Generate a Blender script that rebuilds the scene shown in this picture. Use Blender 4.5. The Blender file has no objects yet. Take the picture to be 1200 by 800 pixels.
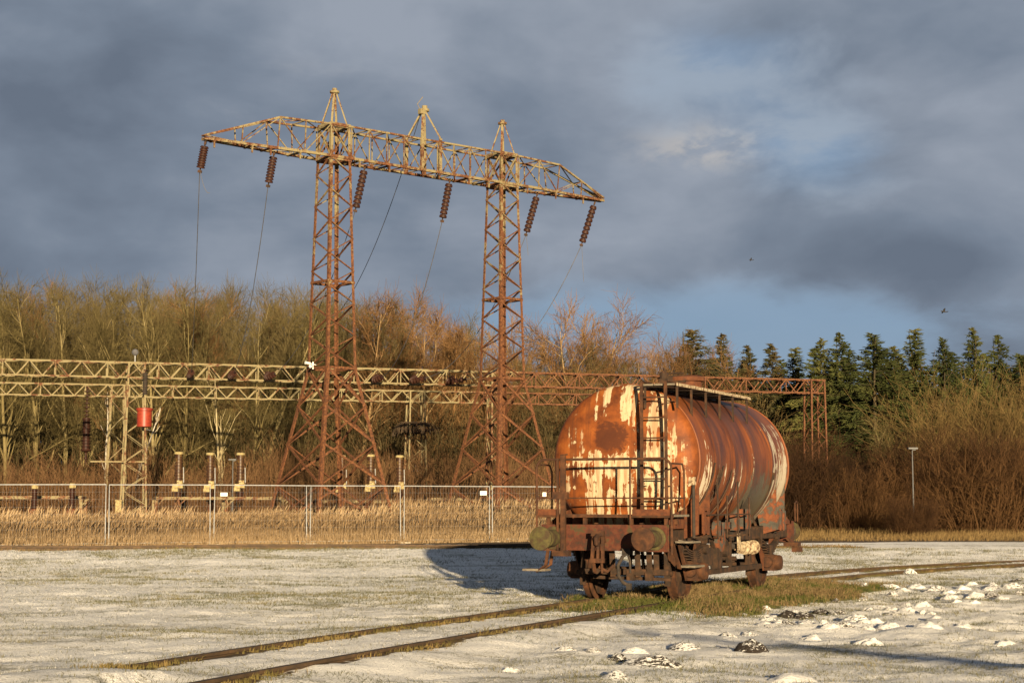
import bpy, math, random
import numpy as np
from mathutils import Vector, Matrix

sc = bpy.context.scene
C = sc.collection
R = math.radians
random.seed(7)
RNG = np.random.default_rng(11)

# ------------------------------------------------------------------ camera
F = 2000.0                       # focal length in photo pixels (photo 1200 wide)
PITCH = math.atan(189.0 / F)
EYE = 1.62
cam_d = bpy.data.cameras.new('camera')
cam = bpy.data.objects.new('camera', cam_d)
C.objects.link(cam)
cam_d.sensor_width = 36.0
cam_d.lens = 36.0 * F / 1200.0
cam_d.clip_start = 0.1
cam_d.clip_end = 3000.0
cam.location = (0, 0, EYE)
cam.rotation_euler = (R(90) + PITCH, 0, 0)
sc.camera = cam

# ------------------------------------------------------------------ light
SUN_AZ = 9.6                     # degrees to the right of straight behind the camera
SUN_EL = 7.8
SUN_STRENGTH = 5.0
SKY_STRENGTH = 0.07
EXPOSURE = 1.62
to_sun = Vector((math.sin(R(SUN_AZ)) * math.cos(R(SUN_EL)), -math.cos(R(SUN_AZ)) * math.cos(R(SUN_EL)), math.sin(R(SUN_EL))))
sun_d = bpy.data.lights.new('sun', 'SUN')
sun_d.energy = SUN_STRENGTH
sun_d.angle = R(0.55)
sun_d.color = (1.0, 0.77, 0.47)
sun = bpy.data.objects.new('sun', sun_d)
C.objects.link(sun)
sun.location = (20, -60, 30)
sun.rotation_euler = to_sun.to_track_quat('Z', 'Y').to_euler()

sc.view_settings.view_transform = 'Standard'
sc.view_settings.look = 'None'
sc.view_settings.gamma = 1.0
sc.view_settings.use_curve_mapping = False
sc.view_settings.exposure = EXPOSURE


class NT:
    """small wrapper round a node tree"""
    def __init__(s, tree):
        s.t = tree
    def n(s, typ, **kw):
        nd = s.t.nodes.new(typ)
        for k, v in kw.items():
            setattr(nd, k, v)
        return nd
    def put(s, sock, v):
        if isinstance(v, bpy.types.NodeSocket):
            s.t.links.new(v, sock)
        elif v is not None:
            if isinstance(v, (tuple, list)) and len(v) == 3 and sock.type == 'RGBA':
                v = (*v, 1)
            sock.default_value = v
    def math(s, op, a, b=None, c=None, clamp=False):
        nd = s.n('ShaderNodeMath', operation=op, use_clamp=clamp)
        s.put(nd.inputs[0], a); s.put(nd.inputs[1], b); s.put(nd.inputs[2], c)
        return nd.outputs[0]
    def vmath(s, op, a, b=None):
        nd = s.n('ShaderNodeVectorMath', operation=op)
        s.put(nd.inputs[0], a)
        if b is not None:
            s.put(nd.inputs[1], b)
        return nd.outputs['Value'] if op in ('DISTANCE', 'LENGTH', 'DOT_PRODUCT') else nd.outputs[0]
    def noise(s, vec, scale=5.0, detail=4.0, rough=0.55, dist=0.0, lac=2.0):
        nd = s.n('ShaderNodeTexNoise')
        s.put(nd.inputs['Vector'], vec)
        nd.inputs['Scale'].default_value = scale
        nd.inputs['Detail'].default_value = detail
        nd.inputs['Roughness'].default_value = rough
        nd.inputs['Distortion'].default_value = dist
        nd.inputs['Lacunarity'].default_value = lac
        return nd.outputs['Fac']
    def ramp(s, fac, stops, interp='LINEAR'):
        nd = s.n('ShaderNodeValToRGB')
        s.put(nd.inputs[0], fac)
        cr = nd.color_ramp
        cr.interpolation = interp
        while len(cr.elements) < len(stops):
            cr.elements.new(0.5)
        for e, (p, c) in zip(cr.elements, stops):
            e.position = p
            e.color = (c, c, c, 1) if not isinstance(c, (tuple, list)) else (*c[:3], 1)
        return nd.outputs[0]
    def mix(s, fac, a, b, blend='MIX'):
        nd = s.n('ShaderNodeMix', data_type='RGBA', blend_type=blend)
        s.put(nd.inputs[0], fac); s.put(nd.inputs[6], a); s.put(nd.inputs[7], b)
        return nd.outputs[2]
    def mapping(s, vec, scale=(1, 1, 1), loc=(0, 0, 0), rot=(0, 0, 0)):
        nd = s.n('ShaderNodeMapping')
        s.put(nd.inputs[0], vec)
        nd.inputs['Location'].default_value = loc
        nd.inputs['Rotation'].default_value = rot
        nd.inputs['Scale'].default_value = scale
        return nd.outputs[0]
    def xyz(s, vec):
        nd = s.n('ShaderNodeSeparateXYZ'); s.put(nd.inputs[0], vec)
        return nd.outputs
    def comb(s, x, y, z):
        nd = s.n('ShaderNodeCombineXYZ')
        s.put(nd.inputs[0], x); s.put(nd.inputs[1], y); s.put(nd.inputs[2], z)
        return nd.outputs[0]
    def sstep(s, v, a, b):
        nd = s.n('ShaderNodeMapRange', interpolation_type='SMOOTHSTEP')
        s.put(nd.inputs['Value'], v)
        nd.inputs['From Min'].default_value = a; nd.inputs['From Max'].default_value = b
        return nd.outputs[0]


# ------------------------------------------------------------------ sky (world)
world = bpy.data.worlds.new('World')
sc.world = world
world.use_nodes = True
wt = NT(world.node_tree)
world.node_tree.nodes.clear()
sky = wt.n('ShaderNodeTexSky', sky_type='NISHITA')
sky.sun_disc = False
sky.sun_elevation = R(SUN_EL)
sky.sun_rotation = R(180 - SUN_AZ)
sky.altitude = 10
sky.air_density = 1.0
sky.dust_density = 1.2
gen = wt.n('ShaderNodeTexCoord').outputs['Generated']
SKYMUL = 1.0 / SKY_STRENGTH


def pxdir(px, py):
    v = Vector(((px - 600) / F, 1.0, (589 - py) / F))
    return tuple(v.normalized())


flat = wt.mapping(gen, scale=(1.0, 1.0, 2.0))
warp = wt.noise(flat, 3.0, 3, 0.5)
flatw = wt.vmath('ADD', flat, wt.comb(0.0, 0.0, wt.math('MULTIPLY', warp, 0.10)))
big = wt.noise(flatw, 5.0, 5, 0.5, 0.2)
mid = wt.noise(wt.mapping(flatw, loc=(3.1, 1.2, 0.4)), 14.0, 6, 0.55, 0.2)
cl = wt.math('ADD', wt.math('MULTIPLY', big, 0.74), wt.math('MULTIPLY', mid, 0.26))


def blob(px, py, rx, ry):
    """soft elliptical region of the sky round the direction of a point in the photo"""
    d = wt.vmath('SUBTRACT', gen, pxdir(px, py))
    d = wt.vmath('MULTIPLY', d, (F / rx, 2.0, F / ry))
    l = wt.vmath('LENGTH', d)
    return wt.math('SUBTRACT', 1.0, wt.sstep(l, 0.0, 1.0))


cloud_dark = (0.124, 0.154, 0.204)
cloud_mid = (0.174, 0.212, 0.272)
cloud_lit = (0.282, 0.318, 0.380)
tone = wt.math('ADD', cl, wt.math('MULTIPLY', blob(500, 40, 420, 150), 0.07))
tone = wt.math('ADD', tone, wt.math('MULTIPLY', blob(850, 165, 130, 60), 0.10))
tone = wt.math('ADD', tone, wt.math('MULTIPLY', blob(640, 290, 300, 130), 0.05))
tone = wt.math('ADD', tone, wt.math('MULTIPLY', blob(1050, 270, 260, 110), -0.08))
tone = wt.math('ADD', tone, wt.math('MULTIPLY', blob(60, 120, 260, 150), -0.03))
ccol = wt.ramp(tone, [(0.33, cloud_dark), (0.46, cloud_mid), (0.64, cloud_lit)])
streak = wt.math('MULTIPLY', blob(850, 166, 150, 40), wt.sstep(wt.math('ADD', mid, wt.math('MULTIPLY', wt.math('SUBTRACT', wt.noise(wt.mapping(flatw, loc=(0.7, 0.1, 5.0)), 34.0, 5, 0.6, 0.3), 0.5), 0.8)), 0.42, 0.64))
streak = wt.math('ADD', streak, wt.math('MULTIPLY', blob(330, 110, 200, 60), wt.math('MULTIPLY', wt.sstep(mid, 0.5, 0.75), 0.35)))
ccol = wt.mix(wt.math('MULTIPLY', streak, 0.8), ccol, (0.50, 0.47, 0.44))
gap = wt.math('ADD', blob(820, 415, 620, 150), wt.math('MULTIPLY', wt.math('ADD', blob(870, 75, 230, 115), blob(960, 180, 170, 90)), 0.62))
gap = wt.math('MULTIPLY', gap, 1.25)
gap = wt.sstep(wt.math('ADD', gap, wt.math('MULTIPLY', wt.math('SUBTRACT', wt.math('ADD', wt.math('MULTIPLY', big, 0.5), wt.math('MULTIPLY', mid, 0.5)), 0.5), 2.6)), 0.22, 0.95)
blue = wt.mix(0.7, wt.vmath('MULTIPLY', sky.outputs[0], (SKY_STRENGTH,) * 3), (0.20, 0.325, 0.53))
gz_ = wt.xyz(gen)
blue = wt.mix(wt.math('MULTIPLY', wt.math('MULTIPLY', wt.sstep(mid, 0.36, 0.60), wt.sstep(gz_[2], 0.10, 0.17)), 0.7), blue, (0.34, 0.385, 0.44))
col = wt.mix(wt.math('MULTIPLY', gap, 0.85), ccol, blue)
bg = wt.n('ShaderNodeBackground')
# the clouds' own radiances above are divided by the strength so that the sky texture keeps its usual strength
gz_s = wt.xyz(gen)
overhead_dim = wt.math('SUBTRACT', 1.0, wt.math('MULTIPLY', wt.sstep(gz_s[2], 0.33, 0.65), 0.5))  # sky above the view is darkened to cut the fill light
col = wt.mix(wt.math('SUBTRACT', 1.0, overhead_dim), col, (0.02, 0.024, 0.032))
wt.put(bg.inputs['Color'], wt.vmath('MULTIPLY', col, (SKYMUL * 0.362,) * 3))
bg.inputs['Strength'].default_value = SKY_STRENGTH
wo = wt.n('ShaderNodeOutputWorld')
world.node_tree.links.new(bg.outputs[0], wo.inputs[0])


# ------------------------------------------------------------------ geometry helpers
def at(px, py, Y):
    """the point at depth Y that the photo shows at pixel (px, py)"""
    u = (px - 600) / F; v = (400 - py) / F
    d = Vector((u, math.cos(PITCH) - v * math.sin(PITCH), math.sin(PITCH) + v * math.cos(PITCH)))
    k = Y / d.y
    return Vector((d.x * k, Y, EYE + d.z * k))


def link(o, parent=None):
    C.objects.link(o)
    if parent is not None:
        o.parent = parent
    return o


class MB:
    """collects shapes and links them as ONE mesh object"""
    def __init__(s):
        s.v = []; s.f = []; s.m = []; s.mi = 0
    def add(s, vs, fs):
        b = len(s.v)
        s.v.extend([tuple(p) for p in vs])
        for f in fs:
            s.f.append([i + b for i in f]); s.m.append(s.mi)
        return s
    def box(s, c, size, rot=None):
        c = Vector(c); hx, hy, hz = size[0] / 2, size[1] / 2, size[2] / 2
        vs = []
        for sz in (-1, 1):
            for sx, sy in ((-1, -1), (1, -1), (1, 1), (-1, 1)):
                p = Vector((sx * hx, sy * hy, sz * hz))
                if rot is not None:
                    p = rot @ p
                vs.append(c + p)
        return s.add(vs, [(3, 2, 1, 0), (4, 5, 6, 7), (0, 1, 5, 4), (1, 2, 6, 5), (2, 3, 7, 6), (3, 0, 4, 7)])
    def bar(s, a, b, w, h=None, up=(0, 0, 1)):
        a = Vector(a); b = Vector(b); h = w if h is None else h
        d = b - a; L = d.length
        if L < 1e-6:
            return s
        d /= L; up = Vector(up)
        if abs(d.dot(up)) > 0.98:
            up = Vector((0, 1, 0)) if abs(d.y) < 0.9 else Vector((1, 0, 0))
        x = d.cross(up).normalized(); z = x.cross(d)
        rot = Matrix((x, d, z)).transposed()
        return s.box((a + b) / 2, (w, L, h), rot)
    def tube(s, pts, r, n=8, closed=False):
        pts = [Vector(p) for p in pts]
        rs = r if isinstance(r, (list, tuple)) else [r] * len(pts)
        rings = []
        ref = None
        for i, p in enumerate(pts):
            d = (pts[min(i + 1, len(pts) - 1)] - pts[max(i - 1, 0)])
            if d.length < 1e-9:
                d = Vector((0, 0, 1))
            d.normalize()
            if ref is None:
                ref = Vector((0, 0, 1)) if abs(d.z) < 0.9 else Vector((1, 0, 0))
            x = d.cross(ref).normalized(); y = x.cross(d)
            ref = y
            rings.append([p + (x * math.cos(2 * math.pi * k / n) + y * math.sin(2 * math.pi * k / n)) * rs[i] for k in range(n)])
        vs = [q for g in rings for q in g]; fs = []
        for i in range(len(rings) - 1):
            for k in range(n):
                a = i * n + k; b = i * n + (k + 1) % n
                fs.append((a, b, b + n, a + n))
        fs.append(tuple(reversed(range(n)))); fs.append(tuple(range(len(vs) - n, len(vs))))
        return s.add(vs, fs)
    def lathe(s, prof, o, axis, n=24, caps=True):
        o = Vector(o); a = Vector(axis).normalized()
        ref = Vector((0, 0, 1)) if abs(a.z) < 0.9 else Vector((1, 0, 0))
        x = a.cross(ref).normalized(); y = x.cross(a)
        vs = []; fs = []
        for r, h in prof:
            for k in range(n):
                t = 2 * math.pi * k / n
                vs.append(o + a * h + (x * math.cos(t) + y * math.sin(t)) * max(r, 1e-4))
        for i in range(len(prof) - 1):
            for k in range(n):
                p = i * n + k; q = i * n + (k + 1) % n
                fs.append((p, q, q + n, p + n))
        if caps:
            fs.append(tuple(reversed(range(n)))); fs.append(tuple(range(len(vs) - n, len(vs))))
        return s.add(vs, fs)
    def prism(s, poly, axis_vec):
        """closed polygon (list of points) swept along axis_vec"""
        n = len(poly); a = Vector(axis_vec)
        vs = [Vector(p) for p in poly] + [Vector(p) + a for p in poly]
        fs = [tuple(reversed(range(n))), tuple(range(n, 2 * n))]
        for k in range(n):
            fs.append((k, (k + 1) % n, n + (k + 1) % n, n + k))
        return s.add(vs, fs)
    def build(s, name, mat, parent=None, smooth=False, angle=35):
        me = bpy.data.meshes.new(name)
        me.from_pydata(s.v, [], s.f)
        for m in (mat if isinstance(mat, (list, tuple)) else [mat]):
            me.materials.append(m)
        if any(s.m):
            me.polygons.foreach_set('material_index', s.m)
        me.validate(); me.update()
        import bmesh
        bm = bmesh.new(); bm.from_mesh(me)
        bmesh.ops.recalc_face_normals(bm, faces=bm.faces)
        bm.to_mesh(me); bm.free()
        if smooth:
            me.shade_smooth()
            me.set_sharp_from_angle(angle=R(angle))
        return link(bpy.data.objects.new(name, me), parent)


def np_mesh(name, verts, faces, mat, parent=None, smooth=False):
    """verts (n,3), faces (m,k) arrays -> one mesh object"""
    verts = np.asarray(verts, dtype=np.float32); faces = np.asarray(faces, dtype=np.int32)
    me = bpy.data.meshes.new(name)
    me.vertices.add(len(verts)); me.vertices.foreach_set('co', verts.ravel())
    k = faces.shape[1]
    me.loops.add(faces.size); me.loops.foreach_set('vertex_index', faces.ravel())
    me.polygons.add(len(faces))
    me.polygons.foreach_set('loop_start', np.arange(0, faces.size, k, dtype=np.int32))
    me.update(calc_edges=True)
    me.materials.append(mat)
    if smooth:
        me.shade_smooth()
    return link(bpy.data.objects.new(name, me), parent)


def prism_arrays(P0, P1, R0, R1, n=3):
    """open tapered n-sided prisms, one per row"""
    P0 = np.asarray(P0, float); P1 = np.asarray(P1, float)
    R0 = np.asarray(R0, float); R1 = np.asarray(R1, float)
    d = P1 - P0
    d /= np.maximum(np.linalg.norm(d, axis=1, keepdims=True), 1e-9)
    ref = np.where(np.abs(d[:, 2:3]) > 0.9, np.array([[1.0, 0, 0]]), np.array([[0, 0, 1.0]]))
    x = np.cross(d, ref); x /= np.maximum(np.linalg.norm(x, axis=1, keepdims=True), 1e-9)
    y = np.cross(x, d)
    N = len(P0)
    V = np.zeros((N, 2 * n, 3))
    for k in range(n):
        c, s_ = math.cos(2 * math.pi * k / n), math.sin(2 * math.pi * k / n)
        o = x * c + y * s_
        V[:, k] = P0 + o * R0[:, None]
        V[:, n + k] = P1 + o * R1[:, None]
    f = []
    for k in range(n):
        f.append([k, (k + 1) % n, n + (k + 1) % n, n + k])
    f = np.array(f)
    Fc = (f[None] + (np.arange(N) * 2 * n)[:, None, None]).reshape(-1, 4)
    return V.reshape(-1, 3), Fc


def tag(o, label=None, cat=None, group=None, kind=None):
    if label: o['label'] = label
    if cat: o['category'] = cat
    if group: o['group'] = group
    if kind: o['kind'] = kind
    return o


def thing(name, label, cat, loc=(0, 0, 0), rz=0.0, group=None):
    o = bpy.data.objects.new(name, None)
    o.empty_display_size = 0.3
    link(o)
    o.location = loc; o.rotation_euler = (0, 0, rz)
    return tag(o, label, cat, group)


def copy_tree(o, parent=None):
    c = o.copy(); C.objects.link(c); c.parent = parent
    for ch in list(o.children):
        copy_tree(ch, c)
    return c


def vnoise(x, y, seed=0):
    """value noise on arrays"""
    x = np.asarray(x, float); y = np.asarray(y, float)
    xi = np.floor(x).astype(np.int64); yi = np.floor(y).astype(np.int64)
    fx = x - xi; fy = y - yi
    fx = fx * fx * (3 - 2 * fx); fy = fy * fy * (3 - 2 * fy)
    def h(a, b):
        n = (a * 374761393 + b * 668265263 + seed * 1442695041) & 0x7fffffff
        n = ((n ^ (n >> 13)) * 1274126177) & 0x7fffffff
        n = n ^ (n >> 16)
        return (n & 0xffff) / 65535.0
    a = h(xi, yi); b = h(xi + 1, yi); c = h(xi, yi + 1); d = h(xi + 1, yi + 1)
    return (a * (1 - fx) + b * fx) * (1 - fy) + (c * (1 - fx) + d * fx) * fy


def fbm(x, y, seed=0, oct=4):
    t = 0; a = 0.5
    for i in range(oct):
        t = t + a * vnoise(np.asarray(x) * 2 ** i, np.asarray(y) * 2 ** i, seed + i); a *= 0.5
    return t / (1 - 0.5 ** oct)


def smooth(t):
    t = np.clip(t, 0, 1)
    return t * t * (3 - 2 * t)


# ------------------------------------------------------------------ track layout
WA = R(24.1)                                     # the wagon's heading, to the right of straight ahead
WO = Vector((2.13, 29.3, 0.0))                   # between the near wheels, rail top is z = 0
AX = Vector((math.sin(WA), math.cos(WA), 0)); RT = Vector((math.cos(WA), -math.sin(WA), 0))


def heading(s):
    if s > 5.5:
        return R(min(24.1 + 1.45 * (s - 5.5), 52))
    if s < -7:
        return R(max(24.1 + 0.42 * (s + 7), 18))
    return WA


track_pts = {}
STEP = 0.25
p = WO.copy(); track_pts[0] = (p.copy(), heading(0))
for i in range(1, 240):
    a = heading((i - 0.5) * STEP); p = p + Vector((math.sin(a), math.cos(a), 0)) * STEP
    track_pts[i] = (p.copy(), heading(i * STEP))
p = WO.copy()
for i in range(-1, -110, -1):
    a = heading((i + 0.5) * STEP); p = p - Vector((math.sin(a), math.cos(a), 0)) * STEP
    track_pts[i] = (p.copy(), heading(i * STEP))
TI = sorted(track_pts)
TC = np.array([[track_pts[i][0].x, track_pts[i][0].y] for i in TI])
TH = np.array([track_pts[i][1] for i in TI])


def track_coords(x, y):
    """(along, across) of ground points relative to the track's centre line"""
    x = np.asarray(x, float).ravel(); y = np.asarray(y, float).ravel()
    s_ = np.empty(len(x)); l_ = np.empty(len(x))
    for a in range(0, len(x), 20000):
        xs = x[a:a + 20000, None]; ys = y[a:a + 20000, None]
        d2 = (xs - TC[None, :, 0]) ** 2 + (ys - TC[None, :, 1]) ** 2
        k = d2.argmin(1)
        h = TH[k]; dx = xs[:, 0] - TC[k, 0]; dy = ys[:, 0] - TC[k, 1]
        l_[a:a + 20000] = dx * np.cos(h) - dy * np.sin(h)
        s_[a:a + 20000] = np.array(TI)[k] * STEP + dx * np.sin(h) + dy * np.cos(h)
    return s_, l_


SID0 = Vector((-40, 49.6)); SID1 = Vector((40, 59.5))      # the siding that runs along the fence


def ground_base(x, y):
    x = np.asarray(x, float); y = np.asarray(y, float)
    q = y - 0.55 * np.maximum(0, x - 3) * (x < 60)
    z = -0.135 + 0.335 * smooth((q - 41) / 11.0)
    z = z + 0.35 * smooth((y - 66) / 16.0) * (1 - smooth((x - 4) / 8.0))
    return z


def grass_mask(s_, l_):
    """the unfrozen grass beside and under the wagon"""
    n = 0.45 * (fbm(s_ * 0.9, l_ * 0.9, 40, 3) - 0.5)
    a = smooth((s_ + 3.3 + n * 6) / 2.2) * (1 - smooth((s_ - 6.8 + n * 4) / 2.5))
    b = smooth((l_ + 0.55 + n) / 0.5) * (1 - smooth((l_ - 2.05 - 0.06 * s_ + n * 2.2) / 0.55))
    c = smooth((s_ + 1.5 + n * 5) / 1.5) * (1 - smooth((s_ - 6.0) / 1.5)) * (np.abs(l_ + 0.35) < 0.9) * 0.8
    return np.maximum(a * b, c)


def bare_mask(x, y, s_, l_):
    rail = np.minimum(np.abs(l_ - 0.75), np.abs(l_ + 0.75))
    n = fbm(x * 1.7, y * 1.7, 51, 3) - 0.5
    side = np.where(l_ > 0, l_ - 0.75, l_ + 0.75)            # bare strip is a little wider on the right of each rail
    r = 1 - smooth((np.abs(side - 0.05) + n * 0.26 - 0.05) / 0.10)
    far = smooth((s_ - 8.0) / 4.0)
    r2 = far * (1 - smooth((np.abs(l_) - 0.95 + n * 0.9) / 0.3)) * 0.40
    cover = smooth((s_ + 14.6 + 1.2 * (l_ > 0)) / 1.2)     # snow lies over the rails at the near end
    return np.maximum(r * cover, r2)


# ------------------------------------------------------------------ materials
def new_mat(name, rough=0.8):
    m = bpy.data.materials.new(name); m.use_nodes = True
    t = NT(m.node_tree)
    b = m.node_tree.nodes['Principled BSDF']
    b.inputs['Roughness'].default_value = rough
    b.inputs['Specular IOR Level'].default_value = 0.3
    return m, t, b


def obj_coord(t):
    return t.n('ShaderNodeTexCoord').outputs['Object']


def bump(t, b, h, dist=0.01, strength=0.6):
    nd = t.n('ShaderNodeBump')
    nd.inputs['Strength'].default_value = strength
    nd.inputs['Distance'].default_value = dist
    t.put(nd.inputs['Height'], h)
    t.put(b.inputs['Normal'], nd.outputs[0])


def mottled(name, stops, scale=6, detail=5, rough=0.85, stretch=(1, 1, 1), bump_d=0.004, dist=0.2):
    m, t, b = new_mat(name, rough)
    c = t.mapping(obj_coord(t), scale=stretch)
    n = t.noise(c, scale, detail, 0.6, dist)
    t.put(b.inputs['Base Color'], t.ramp(n, stops))
    if bump_d:
        bump(t, b, t.noise(c, scale * 4, 3), bump_d)
    return m


RUST_D = (0.014, 0.006, 0.003); RUST_M = (0.037, 0.014, 0.005); RUST_L = (0.076, 0.029, 0.010)
M = {}
M['rust'] = mottled('rust', [(0.3, RUST_D), (0.5, RUST_M), (0.7, RUST_L)], 7)
M['rust_dark'] = mottled('rust_dark', [(0.3, (0.009, 0.006, 0.004)), (0.52, (0.026, 0.013, 0.006)), (0.72, (0.058, 0.026, 0.011))], 8)
M['rust_orange'] = mottled('rust_orange', [(0.28, (0.035, 0.018, 0.01)), (0.42, (0.052, 0.016, 0.006)), (0.6, (0.088, 0.028, 0.009)), (0.75, (0.08, 0.042, 0.020))], 9)
M['rail'] = mottled('rail_steel', [(0.3, (0.022, 0.015, 0.009)), (0.55, (0.050, 0.030, 0.015)), (0.75, (0.085, 0.048, 0.022))], 5, rough=0.75)
M['moss'] = mottled('mossy_steel', [(0.34, (0.022, 0.015, 0.008)), (0.46, (0.036, 0.023, 0.009)), (0.54, (0.040, 0.034, 0.011)), (0.66, (0.060, 0.050, 0.015)), (0.72, (0.048, 0.025, 0.010))], 9)
M['moss_rust'] = mottled('mossy_rust', [(0.32, (0.02, 0.012, 0.007)), (0.45, (0.040, 0.011, 0.005)), (0.55, (0.062, 0.017, 0.007)), (0.66, (0.034, 0.027, 0.010)), (0.78, (0.035, 0.016, 0.009))], 8)
M['dark'] = mottled('black_grime', [(0.3, (0.008, 0.007, 0.006)), (0.6, (0.03, 0.022, 0.016)), (0.75, (0.07, 0.035, 0.018))], 8)
M['grey_paint'] = mottled('flaking_grey_paint', [(0.32, (0.030, 0.027, 0.022)), (0.47, (0.050, 0.045, 0.036)), (0.50, (0.075, 0.025, 0.011)), (0.62, (0.13, 0.042, 0.016)), (0.72, (0.16, 0.055, 0.021))], 7)
M['wood'] = mottled('weathered_board', [(0.3, (0.05, 0.04, 0.03)), (0.6, (0.14, 0.12, 0.09)), (0.75, (0.26, 0.24, 0.2))], 14, stretch=(1, 6, 6))
M['pale_metal'] = mottled('flaked_white_pipe', [(0.38, (0.07, 0.035, 0.02)), (0.5, (0.24, 0.19, 0.12)), (0.7, (0.36, 0.31, 0.22))], 14)
M['white'] = mottled('white_paint', [(0.3, (0.45, 0.44, 0.41)), (0.7, (0.6, 0.59, 0.56))], 6, rough=0.5, bump_d=0)
M['galv'] = mottled('galvanised_tube', [(0.3, (0.16, 0.17, 0.18)), (0.7, (0.28, 0.29, 0.30))], 10, rough=0.5, bump_d=0)
M['grey_pole'] = mottled('dull_grey_pole', [(0.3, (0.05, 0.053, 0.056)), (0.7, (0.085, 0.088, 0.09))], 5, rough=0.6, bump_d=0)
M['ceramic'] = mottled('brown_porcelain', [(0.3, (0.016, 0.007, 0.005)), (0.7, (0.034, 0.013, 0.008))], 6, rough=0.52, bump_d=0)
M['ceramic'].node_tree.nodes['Principled BSDF'].inputs['Specular IOR Level'].default_value = 0.12
M['ceramic_y'] = mottled('lichened_porcelain', [(0.35, (0.026, 0.012, 0.008)), (0.55, (0.045, 0.022, 0.010)), (0.7, (0.10, 0.065, 0.02))], 5, rough=0.45, bump_d=0)
M['cap'] = mottled('lichened_cast_cap', [(0.3, (0.10, 0.06, 0.025)), (0.55, (0.24, 0.20, 0.095)), (0.75, (0.30, 0.27, 0.16))], 9)
M['red_paint'] = mottled('red_enamel', [(0.28, (0.075, 0.020, 0.010)), (0.4, (0.15, 0.020, 0.010)), (0.7, (0.20, 0.028, 0.012))], 9, rough=0.45, bump_d=0)
M['wire'] = mottled('weathered_cable', [(0.3, (0.05, 0.05, 0.055)), (0.7, (0.10, 0.10, 0.11))], 3, bump_d=0)
M['bird'] = mottled('black_feathers', [(0.3, (0.01, 0.01, 0.012)), (0.7, (0.03, 0.03, 0.032))], 12, bump_d=0)
M['concrete'] = mottled('old_concrete', [(0.3, (0.16, 0.14, 0.11)), (0.7, (0.34, 0.31, 0.25))], 5)
M['nest'] = mottled('blackened_strips', [(0.3, (0.012, 0.009, 0.006)), (0.6, (0.045, 0.028, 0.014)), (0.78, (0.11, 0.06, 0.025))], 10)
M['lens'] = mottled('dark_glass', [(0.3, (0.01, 0.01, 0.012)), (0.7, (0.03, 0.03, 0.035))], 3, rough=0.1, bump_d=0)


def painted_steel(name, axis, lo, hi, invert=False, paint=(0.112, 0.092, 0.043), paint2=(0.185, 0.160, 0.090), share=0.0):
    """old pale paint over rust; the share of paint changes along one axis (object space)"""
    m, t, b = new_mat(name, 0.8)
    oc = obj_coord(t)
    x = t.xyz(oc)[axis]
    g = t.sstep(x, lo, hi)
    if invert:
        g = t.math('SUBTRACT', 1.0, g)
    n = t.noise(oc, 1.6, 8, 0.75, 0.5)
    n2 = t.noise(oc, 11.0, 4, 0.65)
    n3 = t.noise(oc, 0.5, 2, 0.5)
    rust = t.ramp(n2, [(0.3, (0.026, 0.010, 0.005)), (0.5, (0.072, 0.027, 0.010)), (0.7, (0.145, 0.060, 0.022))])
    pnt = t.mix(n2, paint, paint2)
    pnt = t.mix(t.sstep(n2, 0.52, 0.72), pnt, (0.090, 0.042, 0.018))
    k = t.math('ADD', n, t.math('MULTIPLY', t.math('SUBTRACT', g, 0.5), 0.30))
    k = t.math('ADD', k, t.math('ADD', t.math('MULTIPLY', t.math('SUBTRACT', n3, 0.5), 0.25), t.math('MULTIPLY', t.math('SUBTRACT', n2, 0.5), 0.25)))
    fac = t.sstep(k, 0.50 - share, 0.60 - share)
    t.put(b.inputs['Base Color'], t.mix(fac, rust, pnt))
    return m


M['pylon'] = painted_steel('pylon_steel', 2, 1.0, 22.0, share=-0.035)
M['gantry_front'] = painted_steel('gantry_steel', 0, 24.0, 30.0, True, share=-0.055)
M['gantry_rear'] = painted_steel('rear_gantry_steel', 0, 26.0, 38.0, True, share=-0.04)
M['frame_steel'] = painted_steel('support_frame_steel', 2, -6, 6)


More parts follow.
